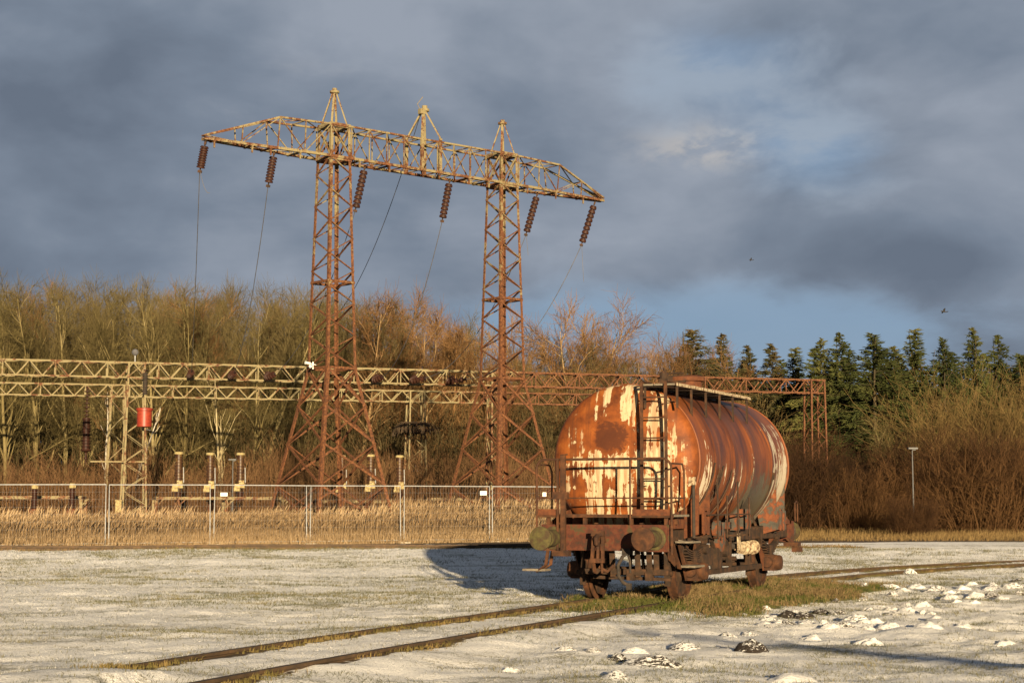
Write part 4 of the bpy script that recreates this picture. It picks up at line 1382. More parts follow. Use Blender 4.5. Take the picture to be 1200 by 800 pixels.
def rx_at(px):
    k = (px - 600) / F
    return (k * r0.y - r0.x) / (rdir.x - k * rdir.y)


rear = thing('gantry', 'rear lattice gantry beam, lower in the photo, close before the bare trees', 'gantry', r0, RA)
lattice_beam(RL, 0.64, 0.6, 1.2, M['gantry_rear'], rear)
for px in (137, 487, 752):
    lattice_post(rx_at(px), 0.0, -GZ + 0.55, 0.66 if px != 487 else 0.85, 1.15, M['gantry_rear'], rear, 0.8)

# tension insulators on the front gantry, where the pylon's wires end
glab = ['dark insulator on the front gantry beam, the one farthest to the left',
        'dark insulator on the front gantry beam, second from the left',
        'rusty insulator on the front gantry beam just left of the left pylon tower',
        'dark tilted insulator on the front gantry beam just right of the left pylon tower',
        'sagging rusty insulator on the front gantry beam halfway between the pylon towers',
        'long sagging dark insulator on the front gantry beam just left of the right pylon tower']
wlab = ['thin cable from the plumb string at the left crossarm tip down to the gantry',
        'thin cable from the second string left of the left tower down to the gantry',
        'thin cable passing down just right of the left tower behind its bracing',
        'thin cable from the string left of the right tower slanting down leftwards',
        'thin cable that passes slanting behind the right pylon tower',
        'thin cable slanting down left from the right crossarm tip']
GM = Matrix.Translation(g0) @ Matrix.Rotation(GA, 4, 'Z')
for i, (px, ex) in enumerate(((222, 0.3), (270, 0.4), (312, 0.6), (440, 0.9), (484, 1.2), (529, 1.8))):
    x = gx_at(px)
    b = GM @ Vector((x, -0.33, -0.36))
    a = wire_tops[i]
    dirv = (a - b).normalized()
    side = Vector((gdir.x, gdir.y, 0)) * (-ex * 0.5)
    L = 1.3
    e = b + Vector((dirv.x, dirv.y, 0)).normalized() * L * 0.8 + Vector((0, 0, -0.12))
    t = thing('insulator_string', glab[i], 'insulator', b, 0, 'insulator strings on the front gantry beam')
    m = MB()
    loc = [Vector((0, 0, 0)) + (e - b) * f + Vector((0, 0, -0.18 * math.sin(math.pi * f))) + side * math.sin(math.pi * f) * 0.6 for f in np.linspace(0, 1, 34)]
    rad = [0.06 if k % 4 in (0, 3) else 0.15 for k in range(34)]
    m.tube(loc, rad, 10)
    m.build('discs', M['ceramic'], t, smooth=True)
    m = MB(); m.box((0, 0, 0), (0.14, 0.12, 0.14)); m.build('fitting', M['rust_dark'], t)
    wire(e, a, 0.9 + 0.12 * i, wlab[i])
tp = pyl_world(xm - 0.15, 0, ZP - 0.15)
wire(tp, at(392, 372, 96), 1.2, 'thin earth wire running down from the middle peak of the crossarm', group='power lines running down from the pylon')
for k, (px, py, ex, ey, lab) in enumerate(((235, 204, 246, 226, 'short loose wire end curling from the leftmost string'), (617, 277, 619, 299, 'frayed wire end hanging under the fifth string'), (681, 290, 684, 330, 'thin slack wire hanging straight below the rightmost string'))):
    a = wire_tops[(0, 4, 5)[k]] + Vector((0.03, -0.03, 0))
    wire(a, at(ex, ey, a.y), 0.25 if k == 0 else 0.03, lab, 'loose_wire', 0.010, 10, 'wire', 'loose wire ends below the strings')

# red drum on its dark insulator, the long hanging insulator, the globe lamp
s80 = F / 80.0
x = gx_at(168); top = GM @ Vector((x, -0.40, -0.35))
t = thing('line_trap', 'bright red drum hanging under a black insulator beside the pale lattice post', 'drum', top)
m = MB(); m.lathe(rib_profile(12, 1.05, 0.10, 0.145, -0.12), (0, 0, 0), (0, 0, 1), 14); m.build('insulator', M['dark'], t, smooth=True)
m = MB(); m.box((0, 0.2, 0.0), (0.10, 0.5, 0.08)); m.tube([(0, 0, 0.0), (0, 0, -0.15)], 0.03, 6); m.tube([(0, 0, -1.15), (0, 0, -1.62)], 0.025, 6); m.build('hanger', M['rust_dark'], t)
zt = (at(168, 478, top.y).z - top.z); zb = (at(168, 500, top.y).z - top.z)
m = MB(); m.lathe([(0.05, zt + 0.03), (0.36, zt), (0.39, zt - 0.02), (0.39, zt - 0.12), (0.345, zt - 0.14), (0.345, zb + 0.02), (0.33, zb), (0.0, zb)], (0, 0, 0), (0, 0, 1), 28); m.build('drum', M['red_paint'], t, smooth=True)
m = MB(); m.tube([(0, 0, zb), (0.10, -0.05, zb - 0.12), (0.3, 0, zb - 0.16)], 0.02, 6); m.build('lead', M['wire'], t)

x = rx_at(101); RM = Matrix.Translation(r0) @ Matrix.Rotation(RA, 4, 'Z')
top = RM @ Vector((x, -0.34, -0.2))
t = thing('hanging_insulator', 'long brown ribbed insulator hanging from the rear gantry at the left', 'insulator', top)
def zz_(py): return at(101, py, top.y).z - top.z
m = MB(); m.tube([(0, 0, 0.1), (0, 0, zz_(489))], 0.035, 6)
for k in range(7):
    m.lathe([(0.0, 0.05), (0.16, 0.02), (0.16, -0.02), (0.0, -0.06)], (0, 0, -0.2 - k * 0.22), (0, 0, 1), 10)
m.build('chain', M['ceramic'], t)
m = MB(); m.lathe(rib_profile(11, zz_(489) - zz_(528), 0.19, 0.275, zz_(489)), (0, 0, 0), (0, 0, 1), 18); m.build('stack', M['ceramic'], t, smooth=True)
m = MB(); z0 = zz_(526); m.lathe([(0.26, 0), (0.29, -0.05), (0.27, -0.1), (0.10, -0.16), (0.05, -0.2), (0.05, -0.42), (0.09, -0.45), (0.09, -0.55), (0.03, -0.6), (0.02, -0.8)], (0, 0, z0), (0, 0, 1), 16); m.build('end_fitting', M['ceramic'], t, smooth=True)

gp = GM @ Vector((xp - 0.05, 0, 0.05))
t = thing('globe_lamp', 'small grey ball on a stem on top of the gantry at its pale post', 'lamp', gp)
m = MB(); m.tube([(0, 0, 0), (0, 0, 0.34)], 0.03, 6); m.build('stem', M['galv'], t)
m = MB(); m.lathe([(0.16 * math.sin(a), 0.46 - 0.16 * math.cos(a)) for a in np.linspace(0.05, math.pi - 0.01, 10)], (0, 0, 0), (0, 0, 1), 14); m.build('globe', M['wire'], t, smooth=True)

# ------------------------------------------------------------------ nest-like canopy round the thin post
x = rx_at(487); nb = RM @ Vector((x, 0, 0)); nb.z = at(487, 503, nb.y).z
t = thing('nest', 'ragged dark umbrella-like nest of drooping strips round a thin lattice post', 'nest', nb, R(8))
m = MB(); rr = random.Random(5)
for k in range(64):
    a = 2 * math.pi * k / 64 + rr.uniform(-.04, .04)
    lo = rr.uniform(0.95, 1.28); hgt = 0.40 + rr.uniform(-.07, .07); drop = -0.22 + rr.uniform(-0.20, 0.12) + 0.10 * math.cos(a)
    pts = [(0.30 * math.cos(a), 0.30 * math.sin(a), hgt), (0.75 * lo * math.cos(a), 0.75 * lo * math.sin(a), hgt - 0.06), (1.05 * lo * math.cos(a), 1.05 * lo * math.sin(a), 0.10), (1.12 * lo * math.cos(a + .04), 1.12 * lo * math.sin(a + .04), drop)]
    for i in range(3):
        m.bar(pts[i], pts[i + 1], 0.055, 0.02)
m.build('strips', M['nest'], t)
m = MB()
for z, r_ in ((-0.10, 0.8), (0.0, 1.1), (0.36, 0.82), (-0.2, 0.55)):
    m.tube([(r_ * math.cos(a), r_ * math.sin(a), z) for a in np.linspace(0, 2 * math.pi, 20)], 0.035, 5)
m.tube([(-1.2, 0, -0.12), (1.0, 0.1, -0.05), (1.45, 0, 0.12)], 0.04, 5)
m.build('ring', M['rust_dark'], t)

# ------------------------------------------------------------------ standing switchgear
def column(px, ptop, Y, label, lean=0.0, mat='ceramic_y', wd=0.40):
    zt_ = at(px, ptop, Y).z; zb_ = 0.5
    b = at(px, 600, Y); b.z = zb_
    t = thing('insulator_column', label, 'insulator column', b, 0, 'tall ribbed insulator columns of the switchyard')
    H = zt_ - zb_
    m = MB(); m.lathe(rib_profile(9, 1.42, wd * 0.40, wd / 2, H - 0.12), (0, 0, 0), (0, 0, 1), 16); m.build('stack', M[mat], t, smooth=True)
    m = MB(); m.lathe([(wd * 0.42, H - 0.14), (wd * 0.54, H - 0.13), (wd * 0.54, H - 0.03), (wd * 0.40, H), (0, H + 0.01)], (0, 0, 0), (0, 0, 1), 16); m.build('cap', M['cap'], t, smooth=True)
    m = MB(); m.box((0, 0, H - 1.66), (0.50, 0.42, 0.20)); m.box((0.09, -0.05, H - 1.50), (0.26, 0.26, 0.22)); m.box((-0.14, 0, H - 1.84), (0.30, 0.34, 0.16)); m.build('housing', M['cap'], t)
    m = MB(); m.tube([(0.26, -0.05, H - 1.5), (0.24, -0.05, H - 0.75)], 0.022, 6); m.build('rod', M['galv'], t)
    m = MB(); m.lathe(rib_profile(4, 0.5, 0.15, 0.20, H - 1.92), (0, 0, 0), (0, 0, 1), 14); m.build('lower_stack', M['ceramic'], t, smooth=True)
    m = MB(); m.box((0, 0, (H - 2.4) / 2), (0.16, 0.16, max(0.2, H - 2.4))); m.build('pedestal', M['rust'], t)
    return t


column(208.5, 529, 83.0, 'tall ribbed insulator column nearest the pale lattice post, pale cap on top')
column(245.5, 530, 83.8, 'tall ribbed insulator column with pale cap, middle of the left three')
column(281, 530, 85.5, 'browner ribbed insulator column half hidden by twigs left of the left pylon')
column(400, 533, 88, 'ribbed insulator column seen between the legs of the left pylon tower')
column(434, 532, 88.5, 'ribbed insulator column just inside the right leg of the left pylon tower')
column(468, 533, 89, 'ribbed insulator column standing just left of the thin post with the nest')


def short_insulator(px, ptop, pbot, Y, label):
    b = at(px, pbot, Y); H = at(px, ptop, Y).z - b.z
    gz_ = gz(b.x, b.y); 
    t = thing('post_insulator', label, 'insulator', b, 0, 'short post insulators behind the fence at the left')
    m = MB(); m.lathe(rib_profile(8, H * 0.74, 0.105, 0.145, H * 0.82), (0, 0, 0), (0, 0, 1), 14); m.build('stack', M['ceramic'], t, smooth=True)
    m = MB(); m.lathe([(0.11, H * 0.82), (0.14, H * 0.83), (0.14, H * 0.93), (0.11, H)], (0, 0, 0), (0, 0, 1), 12); m.box((0.1, 0, H * 0.88), (0.14, 0.1, 0.1)); m.build('cap', M['cap'], t)
    m = MB(); m.lathe([(0.22, 0), (0.22, 0.06), (0.15, H * 0.08)], (0, 0, 0), (0, 0, 1), 14); m.box((0, 0, -0.12), (0.42, 0.36, 0.22)); m.box((0, 0, (gz_ - b.z - 0.24) / 2 - 0.1), (0.14, 0.14, max(0.05, b.z - 0.2 - gz_ + 0.1))); m.build('stand', M['rust_orange'], t)


short_insulator(40, 567, 598, 76.5, 'short dark red post insulator with orange cap behind the fence, farther left')
short_insulator(84, 566, 598, 76.5, 'short dark red post insulator with pale cap beside the yellow frame end')


def frame(name, label, pxa, pxb, py, Y, posts, Yb=None, dep=0.9):
    a = at(pxa, py, Y); b = at(pxb, py, Yb or Y)
    t = thing(name, label, 'steel frame', (a.x, a.y, gz(a.x, a.y)), math.atan2(b.y - a.y, b.x - a.x), 'low steel support frames of the switchyard')
    L = (b.xy - a.xy).length; h = a.z - gz(a.x, a.y)
    m = MB()
    for yy in (0, dep):
        m.box((L / 2, yy, h - 0.06), (L, 0.09, 0.14))
    m.box((0.05, dep / 2, h - 0.06), (0.09, dep - 0.1, 0.12)); m.box((L - 0.05, dep / 2, h - 0.06), (0.09, dep - 0.1, 0.12))
    m.build('rail', M['frame_steel'], t)
    for f in posts:
        for yy in (0, dep):
            m = MB(); m.box((L * f, yy, h / 2 - 0.10), (0.14, 0.12, h - 0.08)); m.bar((L * f, yy, h - 0.45), (L * f + 0.35, yy, h - 0.12), 0.06, 0.05)
            m.build('leg', M['frame_steel'], t)


frame('support_frame', 'low rusty yellow steel frame at the left edge behind the fence', -50, 96, 581, 78.5, (0.25, 0.995))
frame('support_frame', 'long low red and yellow steel frame under the left three insulator columns', 183, 331, 582, 81.5, (0.0, 0.17, 0.55, 1.0), 83.5)
frame('support_frame', 'low steel frame seen through the legs of the left pylon', 372, 478, 586, 86.5, (0.0, 0.5, 1.0), 87.5)
frame('support_frame', 'low steel frame with a dark block between the two pylon towers', 498, 545, 583, 88, (0.0, 1.0))

b = at(139, 603, 79.0)
t = thing('control_box', 'small pale green cabinet on a stand left of the lattice post foot', 'cabinet', (b.x, b.y, gz(b.x, b.y)))
h0 = at(139, 600, 79).z - gz(b.x, b.y); h1 = at(139, 587, 79).z - gz(b.x, b.y)
m = MB(); m.box((0, 0, (h0 + h1) / 2), (0.27, 0.2, h1 - h0)); m.build('cabinet', M['cap'], t)
m = MB(); m.box((0, 0, h1 + 0.03), (0.31, 0.24, 0.05)); m.build('lid', M['cap'], t)
m = MB(); m.box((0, 0, h0 / 2), (0.07, 0.07, h0)); m.build('stand', M['rust'], t)

# surveillance cameras on the left tower
b = at(366, 428, 67.2)
t = thing('security_camera', 'white surveillance camera pair fixed to the left pylon tower near the gantry', 'camera', b, R(20))
t.scale = (0.58, 0.58, 0.58)
m = MB(); m.lathe([(0.06, 0), (0.09, 0.03), (0.09, 0.34), (0.11, 0.36), (0.11, 0.42), (0.0, 0.42)], (-0.12, 0, 0.12), (-0.9, -0.3, 0.10), 12)
m.build('housing', M['white'], t, smooth=True)
m = MB(); m.lathe([(0.06, 0), (0.09, 0.03), (0.09, 0.30), (0.11, 0.32), (0.0, 0.38)], (0.02, 0, -0.05), (-0.7, -0.7, -0.12), 12)
m.build('housing', M['white'], t, smooth=True)
m = MB(); m.box((0.05, 0.05, 0.0), (0.08, 0.08, 0.5)); m.bar((-0.1, 0, 0.12), (0.3, 0.2, 0.05), 0.05, 0.05); m.build('bracket', M['white'], t)

# ------------------------------------------------------------------ wire fence panels
def fence_pt(px):
    s_ = 35.5 + (31.8 - 35.5) * (px - 128) / (575 - 128)
    Y = F / s_
    x = (px - 600) / F * Y
    return Vector((x, Y, gz(x, Y)))


panels = [(-2, 126.3, 'wire fence panel at the left border, before the two short red insulators'),
          (130.5, 248.3, 'wire fence panel before the pale lattice post foot'),
          (252.7, 365, 'wire fence panel with a white sign at its top left corner'),
          (361, 470.4, 'wire fence panel before the left pylon tower\'s right leg'),
          (474.2, 573.6, 'wire fence panel between the pylon towers, white sign at its top right'),
          (577.2, 677, 'wire fence panel nearest the wagon, partly hidden by it')]
for pa, pb, lab in panels:
    a, b = fence_pt(pa), fence_pt(pb)
    L = (b.xy - a.xy).length
    if pa == 361:
        a = a + Vector((0.0, -0.07, 0)); b = b + Vector((0, -0.07, 0))
    t = thing('fence_panel', lab, 'fence', a, math.atan2(b.y - a.y, b.x - a.x), 'mobile wire fence panels along the siding')
    dz = b.z - a.z
    m = MB(); z0, z1 = 0.10, 2.02
    lean = random.uniform(-0.03, 0.03)
    m.tube([(0, 0, -0.02), (lean, 0, z1), (L + lean, 0, z1 + dz), (L, 0, dz - 0.02)], 0.021, 7)
    m.tube([(0, 0, z0), (L, 0, z0 + dz)], 0.017, 6)
    m.build('frame', M['galv'], t)
    P0 = []; P1 = []
    nv = int(L / 0.11)
    for k in range(1, nv):
        f = k / nv; P0.append((L * f, 0, z0 + dz * f)); P1.append((L * f + lean, 0, z1 + dz * f))
    for k in range(1, 8):
        z = z0 + (z1 - z0) * k / 8; P0.append((0, 0, z)); P1.append((L, 0, z + dz))
    v, f = prism_arrays(P0, P1, np.full(len(P0), 0.0012), np.full(len(P0), 0.0012), 4)
    np_mesh('wire_mesh', v, f, M['galv'], t)
    for xx, zz2 in ((0, 0), (L, dz)):
        m = MB(); m.box((xx, 0, zz2 - 0.02), (0.26, 0.7, 0.13)); m.build('foot', M['concrete'], t)
for px, py, w, h, lab in ((262.5, 579, 0.24, 0.12, 'small white sign on the fence left of the left pylon tower'), (566.5, 577.5, 0.24, 0.15, 'small white sign on the fence just left of the right pylon tower'), (638, 579, 0.14, 0.15, 'small white sign on the fence close to the wagon end')):
    q = fence_pt(px); b = at(px, py, q.y - 0.05)
    t = thing('sign', lab, 'sign', b, 0, 'small blank white signs on the fence')
    m = MB(); m.box((0, 0, 0), (w, 0.006, h)); m.build('board', M['white'], t)
    m = MB(); m.box((-w * 0.35, 0.02, h * 0.3), (0.012, 0.04, 0.012)); m.box((w * 0.35, 0.02, h * 0.3), (0.012, 0.04, 0.012)); m.build('tie', M['wire'], t)

# ------------------------------------------------------------------ lamps at the right and behind, birds
def lamp(px, ptop, Y, label, style):
    tp_ = at(px, ptop, Y); g = gz(tp_.x, tp_.y); H = tp_.z - g
    t = thing('street_lamp', label, 'street lamp', (tp_.x, tp_.y, g))
    m = MB(); m.tube([(0, 0, 0), (0, 0, H * 0.35), (0, 0, H)], [0.045, 0.035, 0.022], 8); m.build('pole', M['grey_pole'], t)
    m = MB()
    if style == 0:
        m.box((0.0, -0.05, H + 0.03), (0.40, 0.30, 0.07)); m.box((0.06, -0.02, H - 0.02), (0.14, 0.12, 0.06)); m.build('lamp_head', M['grey_pole'], t)
    else:
        for s in (-1, 1):
            m = MB(); m.bar((0, 0, H - 0.05), (s * 0.30, 0, H + 0.05), 0.03, 0.03); m.box((s * 0.48, 0, H + 0.07), (0.42, 0.16, 0.06)); m.build('lamp_head', M['galv'], t)


lamp(1069, 526, 73.5, 'slim street lamp with one flat head in the brown thicket at the right', 0)
lamp(1163.5, 553, 88, 'street lamp with two spread arms deep in the thicket at the far right', 1)
lamp(273, 539, 90, 'short white post lamp between the second and third insulator columns', 0)
for px, py, Y, s, lab in ((1106, 365, 90, 0.20, 'tiny dark bird flying above the conifers at the right'), (880, 304.5, 95, 0.13, 'even smaller dark bird flying high right of the crossarm')):
    b = at(px, py, Y); m = MB()
    m.lathe([(0.0, -1.0), (0.10, -0.75), (0.20, -0.2), (0.20, 0.2), (0.12, 0.5), (0.13, 0.68), (0.08, 0.82), (0.0, 0.98)], (0, 0, 0), (1, 0.2, 0.05), 10)
    for sg in (-1, 1):
        m.add([(-0.3, 0, 0.06), (0.35, 0, 0.06), (0.25, sg * 0.8, 0.35), (0.0, sg * 1.3, 0.28), (-0.25, sg * 0.7, 0.26), (-0.3, 0, 0.02), (0.35, 0, 0.02), (0.25, sg * 0.8, 0.32), (0.0, sg * 1.3, 0.26), (-0.25, sg * 0.7, 0.23)],
              [(0, 1, 2, 3, 4), (9, 8, 7, 6, 5), (0, 5, 6, 1), (1, 6, 7, 2), (2, 7, 8, 3), (3, 8, 9, 4), (4, 9, 5, 0)])
    m.prism([(-0.7, -0.1, 0), (-1.25, -0.22, 0.02), (-1.25, 0.22, 0.02), (-0.7, 0.1, 0)], (0, 0, 0.03))
    o = m.build('bird', M['bird']); o.location = b; o.scale = (s, s, s); o.rotation_euler = (0.5, 0, R(190))
    tag(o, lab, 'bird', 'birds in flight')
# ------------------------------------------------------------------ vegetation
class Segs:
    def __init__(s):
        s.a = []; s.b = []; s.r0 = []; s.r1 = []
    def add(s, p, q, r0, r1):
        s.a.append(p); s.b.append(q); s.r0.append(r0); s.r1.append(r1)
    def arrays(s):
        return np.array(s.a), np.array(s.b), np.array(s.r0), np.array(s.r1)


def vnorm(v):
    return v / (np.linalg.norm(v) + 1e-9)


def rot_from(d, ang, az, rg):
    """a direction leaning `ang` off d, at azimuth az round it"""
    ref = np.array([1.0, 0, 0]) if abs(d[2]) > 0.8 else np.array([0, 0, 1.0])
    x = vnorm(np.cross(d, ref)); y = np.cross(x, d)
    return vnorm(d * math.cos(ang) + (x * math.cos(az) + y * math.sin(az)) * math.sin(ang))


def grow_path(S, p, d, L, r0, r1, n, wig, up, rg):
    pts = [p]; dirs = [d]
    for i in range(n):
        d = vnorm(d + rg.normal(0, wig, 3) + np.array([0, 0, up]))
        q = p + d * L / n
        ra = r0 + (r1 - r0) * i / n; rb = r0 + (r1 - r0) * (i + 1) / n
        S.add(p, q, ra, rb); p = q; pts.append(p); dirs.append(d)
    return pts, dirs


def bare_tree(seed, H=15.0, limbs=16, base=0.22, ang=(22, 48), limb_len=0.42, stems=1, up=0.10, fine=1.0, r_trunk=0.013, spread=1.0, twig_r=0.013):
    rg = np.random.default_rng(seed)
    T, W = Segs(), Segs()
    for s_ in range(stems):
        lean = rg.normal(0, 0.05 if stems == 1 else 0.16, 2) * spread
        d = vnorm(np.array([lean[0], lean[1], 1.0]))
        Hs = H * (1 if s_ == 0 else rg.uniform(0.7, 0.95)); r = H * r_trunk * (1 if s_ == 0 else 0.8)
        pts, dirs = grow_path(T, np.array([rg.normal(0, 0.1) * (stems > 1), rg.normal(0, 0.1) * (stems > 1), -0.3]), d, Hs * 0.93, r, 0.02, 9, 0.045, 0.02, rg)
        nl = int(limbs * (1 if stems == 1 else 0.65))
        for k in range(nl):
            f = base + (0.97 - base) * (k + rg.uniform(0, 0.9)) / nl
            i = min(int(f * 9), 8); g = f * 9 - i
            p = pts[i] * (1 - g) + pts[i + 1] * g
            az = rg.uniform(0, 2 * math.pi); a = R(rg.uniform(*ang)) * spread
            L = Hs * limb_len * (1.08 - 0.72 * f) * rg.uniform(0.75, 1.15)
            rr = max(0.020, r * (1 - f) * 0.42 + 0.010)
            lp, ld = grow_path(T, p, rot_from(dirs[i], a, az, rg), L, rr, 0.014, 5, 0.15, up, rg)
            nb = max(3, int(7 * fine * (0.6 + L / 5)))
            for j in range(nb):
                fj = 0.22 + 0.78 * (j + rg.uniform(0, 0.8)) / nb
                ii = min(int(fj * 5), 4); gg = fj * 5 - ii
                q = lp[ii] * (1 - gg) + lp[ii + 1] * gg
                L2 = L * rg.uniform(0.22, 0.42) * (1.2 - 0.6 * fj) + 0.3
                bp, bd = grow_path(W, q, rot_from(ld[ii], R(rg.uniform(22, 55)), rg.uniform(0, 6.28), rg), L2, twig_r * 1.25, twig_r * 0.7, 3, 0.13, up * 0.8, rg)
                for t in range(int(rg.integers(3, 6) * fine + 0.5)):
                    i3 = int(rg.integers(0, 3)); g3 = rg.uniform(0, 1)
                    w = bp[i3] * (1 - g3) + bp[i3 + 1] * g3
                    grow_path(W, w, rot_from(bd[i3], R(rg.uniform(20, 50)), rg.uniform(0, 6.28), rg), rg.uniform(0.5, 1.15) * (0.7 + L2 * 0.25), twig_r * 0.8, twig_r * 0.4, 2, 0.12, up * 0.7, rg)
    return T.arrays(), W.arrays()


def seg_mesh(name, arr, n, mat):
    v, f = prism_arrays(*arr, n)
    me_o = np_mesh(name, v, f, mat)
    C.objects.unlink(me_o)
    me = me_o.data; bpy.data.objects.remove(me_o)
    return me


TREES = {}
def tree_kind(key, bark, twig, **kw):
    T, W = bare_tree(**kw)
    TREES[key] = (seg_mesh(key + '_trunk', T, 6, M[bark]), seg_mesh(key + '_crown', W, 3, M[twig]), kw['H'], (T, W))


for i in range(4):
    tree_kind('olive%d' % i, 'bark_olive', 'twig_olive', seed=20 + i, H=15.0, limbs=24, base=0.16, ang=(16, 44), limb_len=0.36, stems=1 + (i % 3), up=0.09, fine=1.35, twig_r=0.011, r_trunk=0.0105)
for i in range(3):
    tree_kind('red%d' % i, 'bark_brown', 'twig_red', seed=40 + i, H=13.0, limbs=19, base=0.18, ang=(24, 52), limb_len=0.38, stems=1 + i, up=0.08, fine=1.35, twig_r=0.011)
tree_kind('wide', 'bark_brown', 'twig_red', seed=63, H=15.0, limbs=28, base=0.22, ang=(24, 56), limb_len=0.50, stems=2, up=0.06, fine=1.6, r_trunk=0.017)
tree_kind('pale', 'bark_pale', 'twig_olive', seed=71, H=12.0, limbs=12, base=0.36, ang=(22, 45), limb_len=0.42, stems=2, up=0.10)
tree_kind('birch', 'birch', 'twig_red', seed=81, H=8.0, limbs=9, base=0.40, ang=(22, 40), limb_len=0.17, stems=1, up=0.05, r_trunk=0.009, fine=0.6, twig_r=0.008)


def plant_tree(px, ptop, Y, key, label, name='bare_tree', cat='tree', group='bare trees at the front of the wood', lean=0.0, rz=None):
    tm, cm, H, _ = TREES[key]
    tp_ = at(px, ptop, Y); g = gz(tp_.x, Y)
    s = (tp_.z - g) / H
    t = thing(name, label, cat, (tp_.x, Y, g), random.uniform(0, 6.28) if rz is None else rz, group)
    t.scale = (s, s, s)
    if lean:
        t.rotation_euler = (0, lean, 0)
    for nm, me in (('trunk', tm), ('crown', cm)):
        link(bpy.data.objects.new(nm, me), t)
    return t


front_trees = [
    (14, 322, 106, 'olive0', 'olive bare tree at the very left border of the wood'),
    (52, 322, 108, 'olive1', 'leaning bare tree left of the long hanging brown insulator'),
    (92, 334, 110, 'olive2', 'bare tree with its crown right above the long hanging brown insulator'),
    (140, 330, 109, 'olive3', 'bare tree rising above the small grey ball lamp, left side'),
    (186, 328, 107, 'olive0', 'bare tree rising right of the red drum'),
    (222, 333, 110, 'olive2', 'bare tree behind the first ribbed column from the left'),
    (262, 420, 100, 'pale', 'forked pale-trunked small bare tree just right of the second ribbed column'),
    (300, 338, 111, 'olive1', 'tall bare tree between the third ribbed column and the left pylon tower'),
    (345, 344, 113, 'olive3', 'bare tree whose crown touches the left side of the left pylon tower'),
    (418, 343, 115, 'red0', 'reddish bare tree directly right of the left pylon tower'),
    (462, 352, 114, 'red1', 'reddish bare tree above the nest-bearing thin post'),
    (505, 366, 116, 'red2', 'reddish bare tree midway between the pylon towers'),
    (548, 384, 118, 'red0', 'lower reddish bare tree just left of the right pylon tower'),
    (628, 398, 120, 'olive2', 'lower bare tree just right of the right pylon tower'),
    (682, 333, 118, 'wide', 'broad wide-crowned bare tree standing highest between right pylon tower and wagon'),
    (652, 356, 121, 'red1', 'reddish bare tree behind the left half of the broad wide-crowned tree'),
    (712, 358, 122, 'red0', 'reddish bare tree behind the right half of the broad wide-crowned tree'),
    (735, 398, 120, 'red2', 'reddish bare tree rising above the left part of the tank'),
    (782, 402, 121, 'red1', 'reddish bare tree rising above the dome of the wagon'),
]
for px, pt, Y, key, lab in front_trees:
    plant_tree(px, pt, Y, key, lab)
plant_tree(122, 437, 97, 'birch', 'thin white-stemmed young birch between hanging insulator and pale lattice post', 'birch', 'tree', None)
plant_tree(147, 452, 98, 'birch', 'thin pale young birch seen through the lattice of the pale post', 'birch', 'tree', None, lean=0.18)

plant_tree(1039, 486, 84, 'olive0', 'thin pale young tree standing in the gap of the thicket at the right', 'young_tree', 'tree', None)
# the wood behind: reads as one mass
def merged(name, items, label, n=3):
    """items: (arrays, location, scale, rz) -> one mesh"""
    A = []; B = []; r0_ = []; r1_ = []
    for arr, loc, s, rz in items:
        a, b, p, q = arr
        c, sn = math.cos(rz), math.sin(rz)
        Rm = np.array([[c, -sn, 0], [sn, c, 0], [0, 0, 1]])
        A.append(a @ Rm.T * s + loc); B.append(b @ Rm.T * s + loc); r0_.append(p * s); r1_.append(q * s)
    return prism_arrays(np.concatenate(A), np.concatenate(B), np.concatenate(r0_), np.concatenate(r1_), n)


items = {'olive': [], 'red': []}
rw = random.Random(3)
def wood_top(px):
    xs_ = [-120, 0, 60, 130, 200, 330, 420, 470, 520, 565, 640, 720, 800, 860]
    ys_ = [328, 328, 333, 340, 342, 344, 348, 354, 368, 392, 398, 402, 402, 408]
    return float(np.interp(px, xs_, ys_))
for row, (Y, dy) in enumerate(((116, 0), (124, -4), (133, -2), (142, 0))):
    px = -110 + row * 13
    while px < 850:
        pt = wood_top(px) + rw.uniform(-14, 24) + dy
        tp_ = at(px, pt, Y + rw.uniform(-3, 3)); g = gz(tp_.x, tp_.y)
        fam = 'olive' if rw.random() < np.interp(px, [0, 350, 450, 850], [0.9, 0.8, 0.3, 0.3]) else 'red'
        key = fam + str(rw.randrange(4 if fam == 'olive' else 3))
        T, W = TREES[key][3]
        s = (tp_.z - g) / TREES[key][2]
        rz = rw.uniform(0, 6.28); loc = np.array([tp_.x, tp_.y, g])
        items[fam].append((T, loc, s, rz)); items[fam].append((W, loc, s, rz))
        px += rw.uniform(15, 27)
for fam, twig in (('olive', 'twig_back'), ('red', 'twig_back_red')):
    v, f = merged('woodland', items[fam], '')
    o = np_mesh('woodland', v, f, M[twig])
    tag(o, 'dense %s bare trees massed behind the front row of the wood' % ('olive' if fam == 'olive' else 'reddish'), 'woodland', None, 'stuff')


def brush(seed, region, n, hmin, hmax, spread, r=0.011, twigs=4):
    """upright twiggy stems; region(rg) -> x, y, height factor"""
    rg = np.random.default_rng(seed)
    S = Segs()
    for _ in range(n):
        x, y, k = region(rg)
        z = gz(x, y) - 0.05
        L = rg.uniform(hmin, hmax) * k
        d = vnorm(np.array([rg.normal(0, spread), rg.normal(0, spread), 1.0]))
        pts, dirs = grow_path(S, np.array([x, y, z]), d, L, r * 1.4, r * 0.6, 4, 0.12, 0.05, rg)
        for t in range(twigs):
            i = int(rg.integers(1, 4)); g = rg.uniform(0, 1)
            p = pts[i] * (1 - g) + pts[i + 1] * g
            grow_path(S, p, rot_from(dirs[i], R(rg.uniform(20, 60)), rg.uniform(0, 6.28), rg), L * rg.uniform(0.2, 0.4), r * 0.7, r * 0.35, 2, 0.15, 0.05, rg)
    return S.arrays()


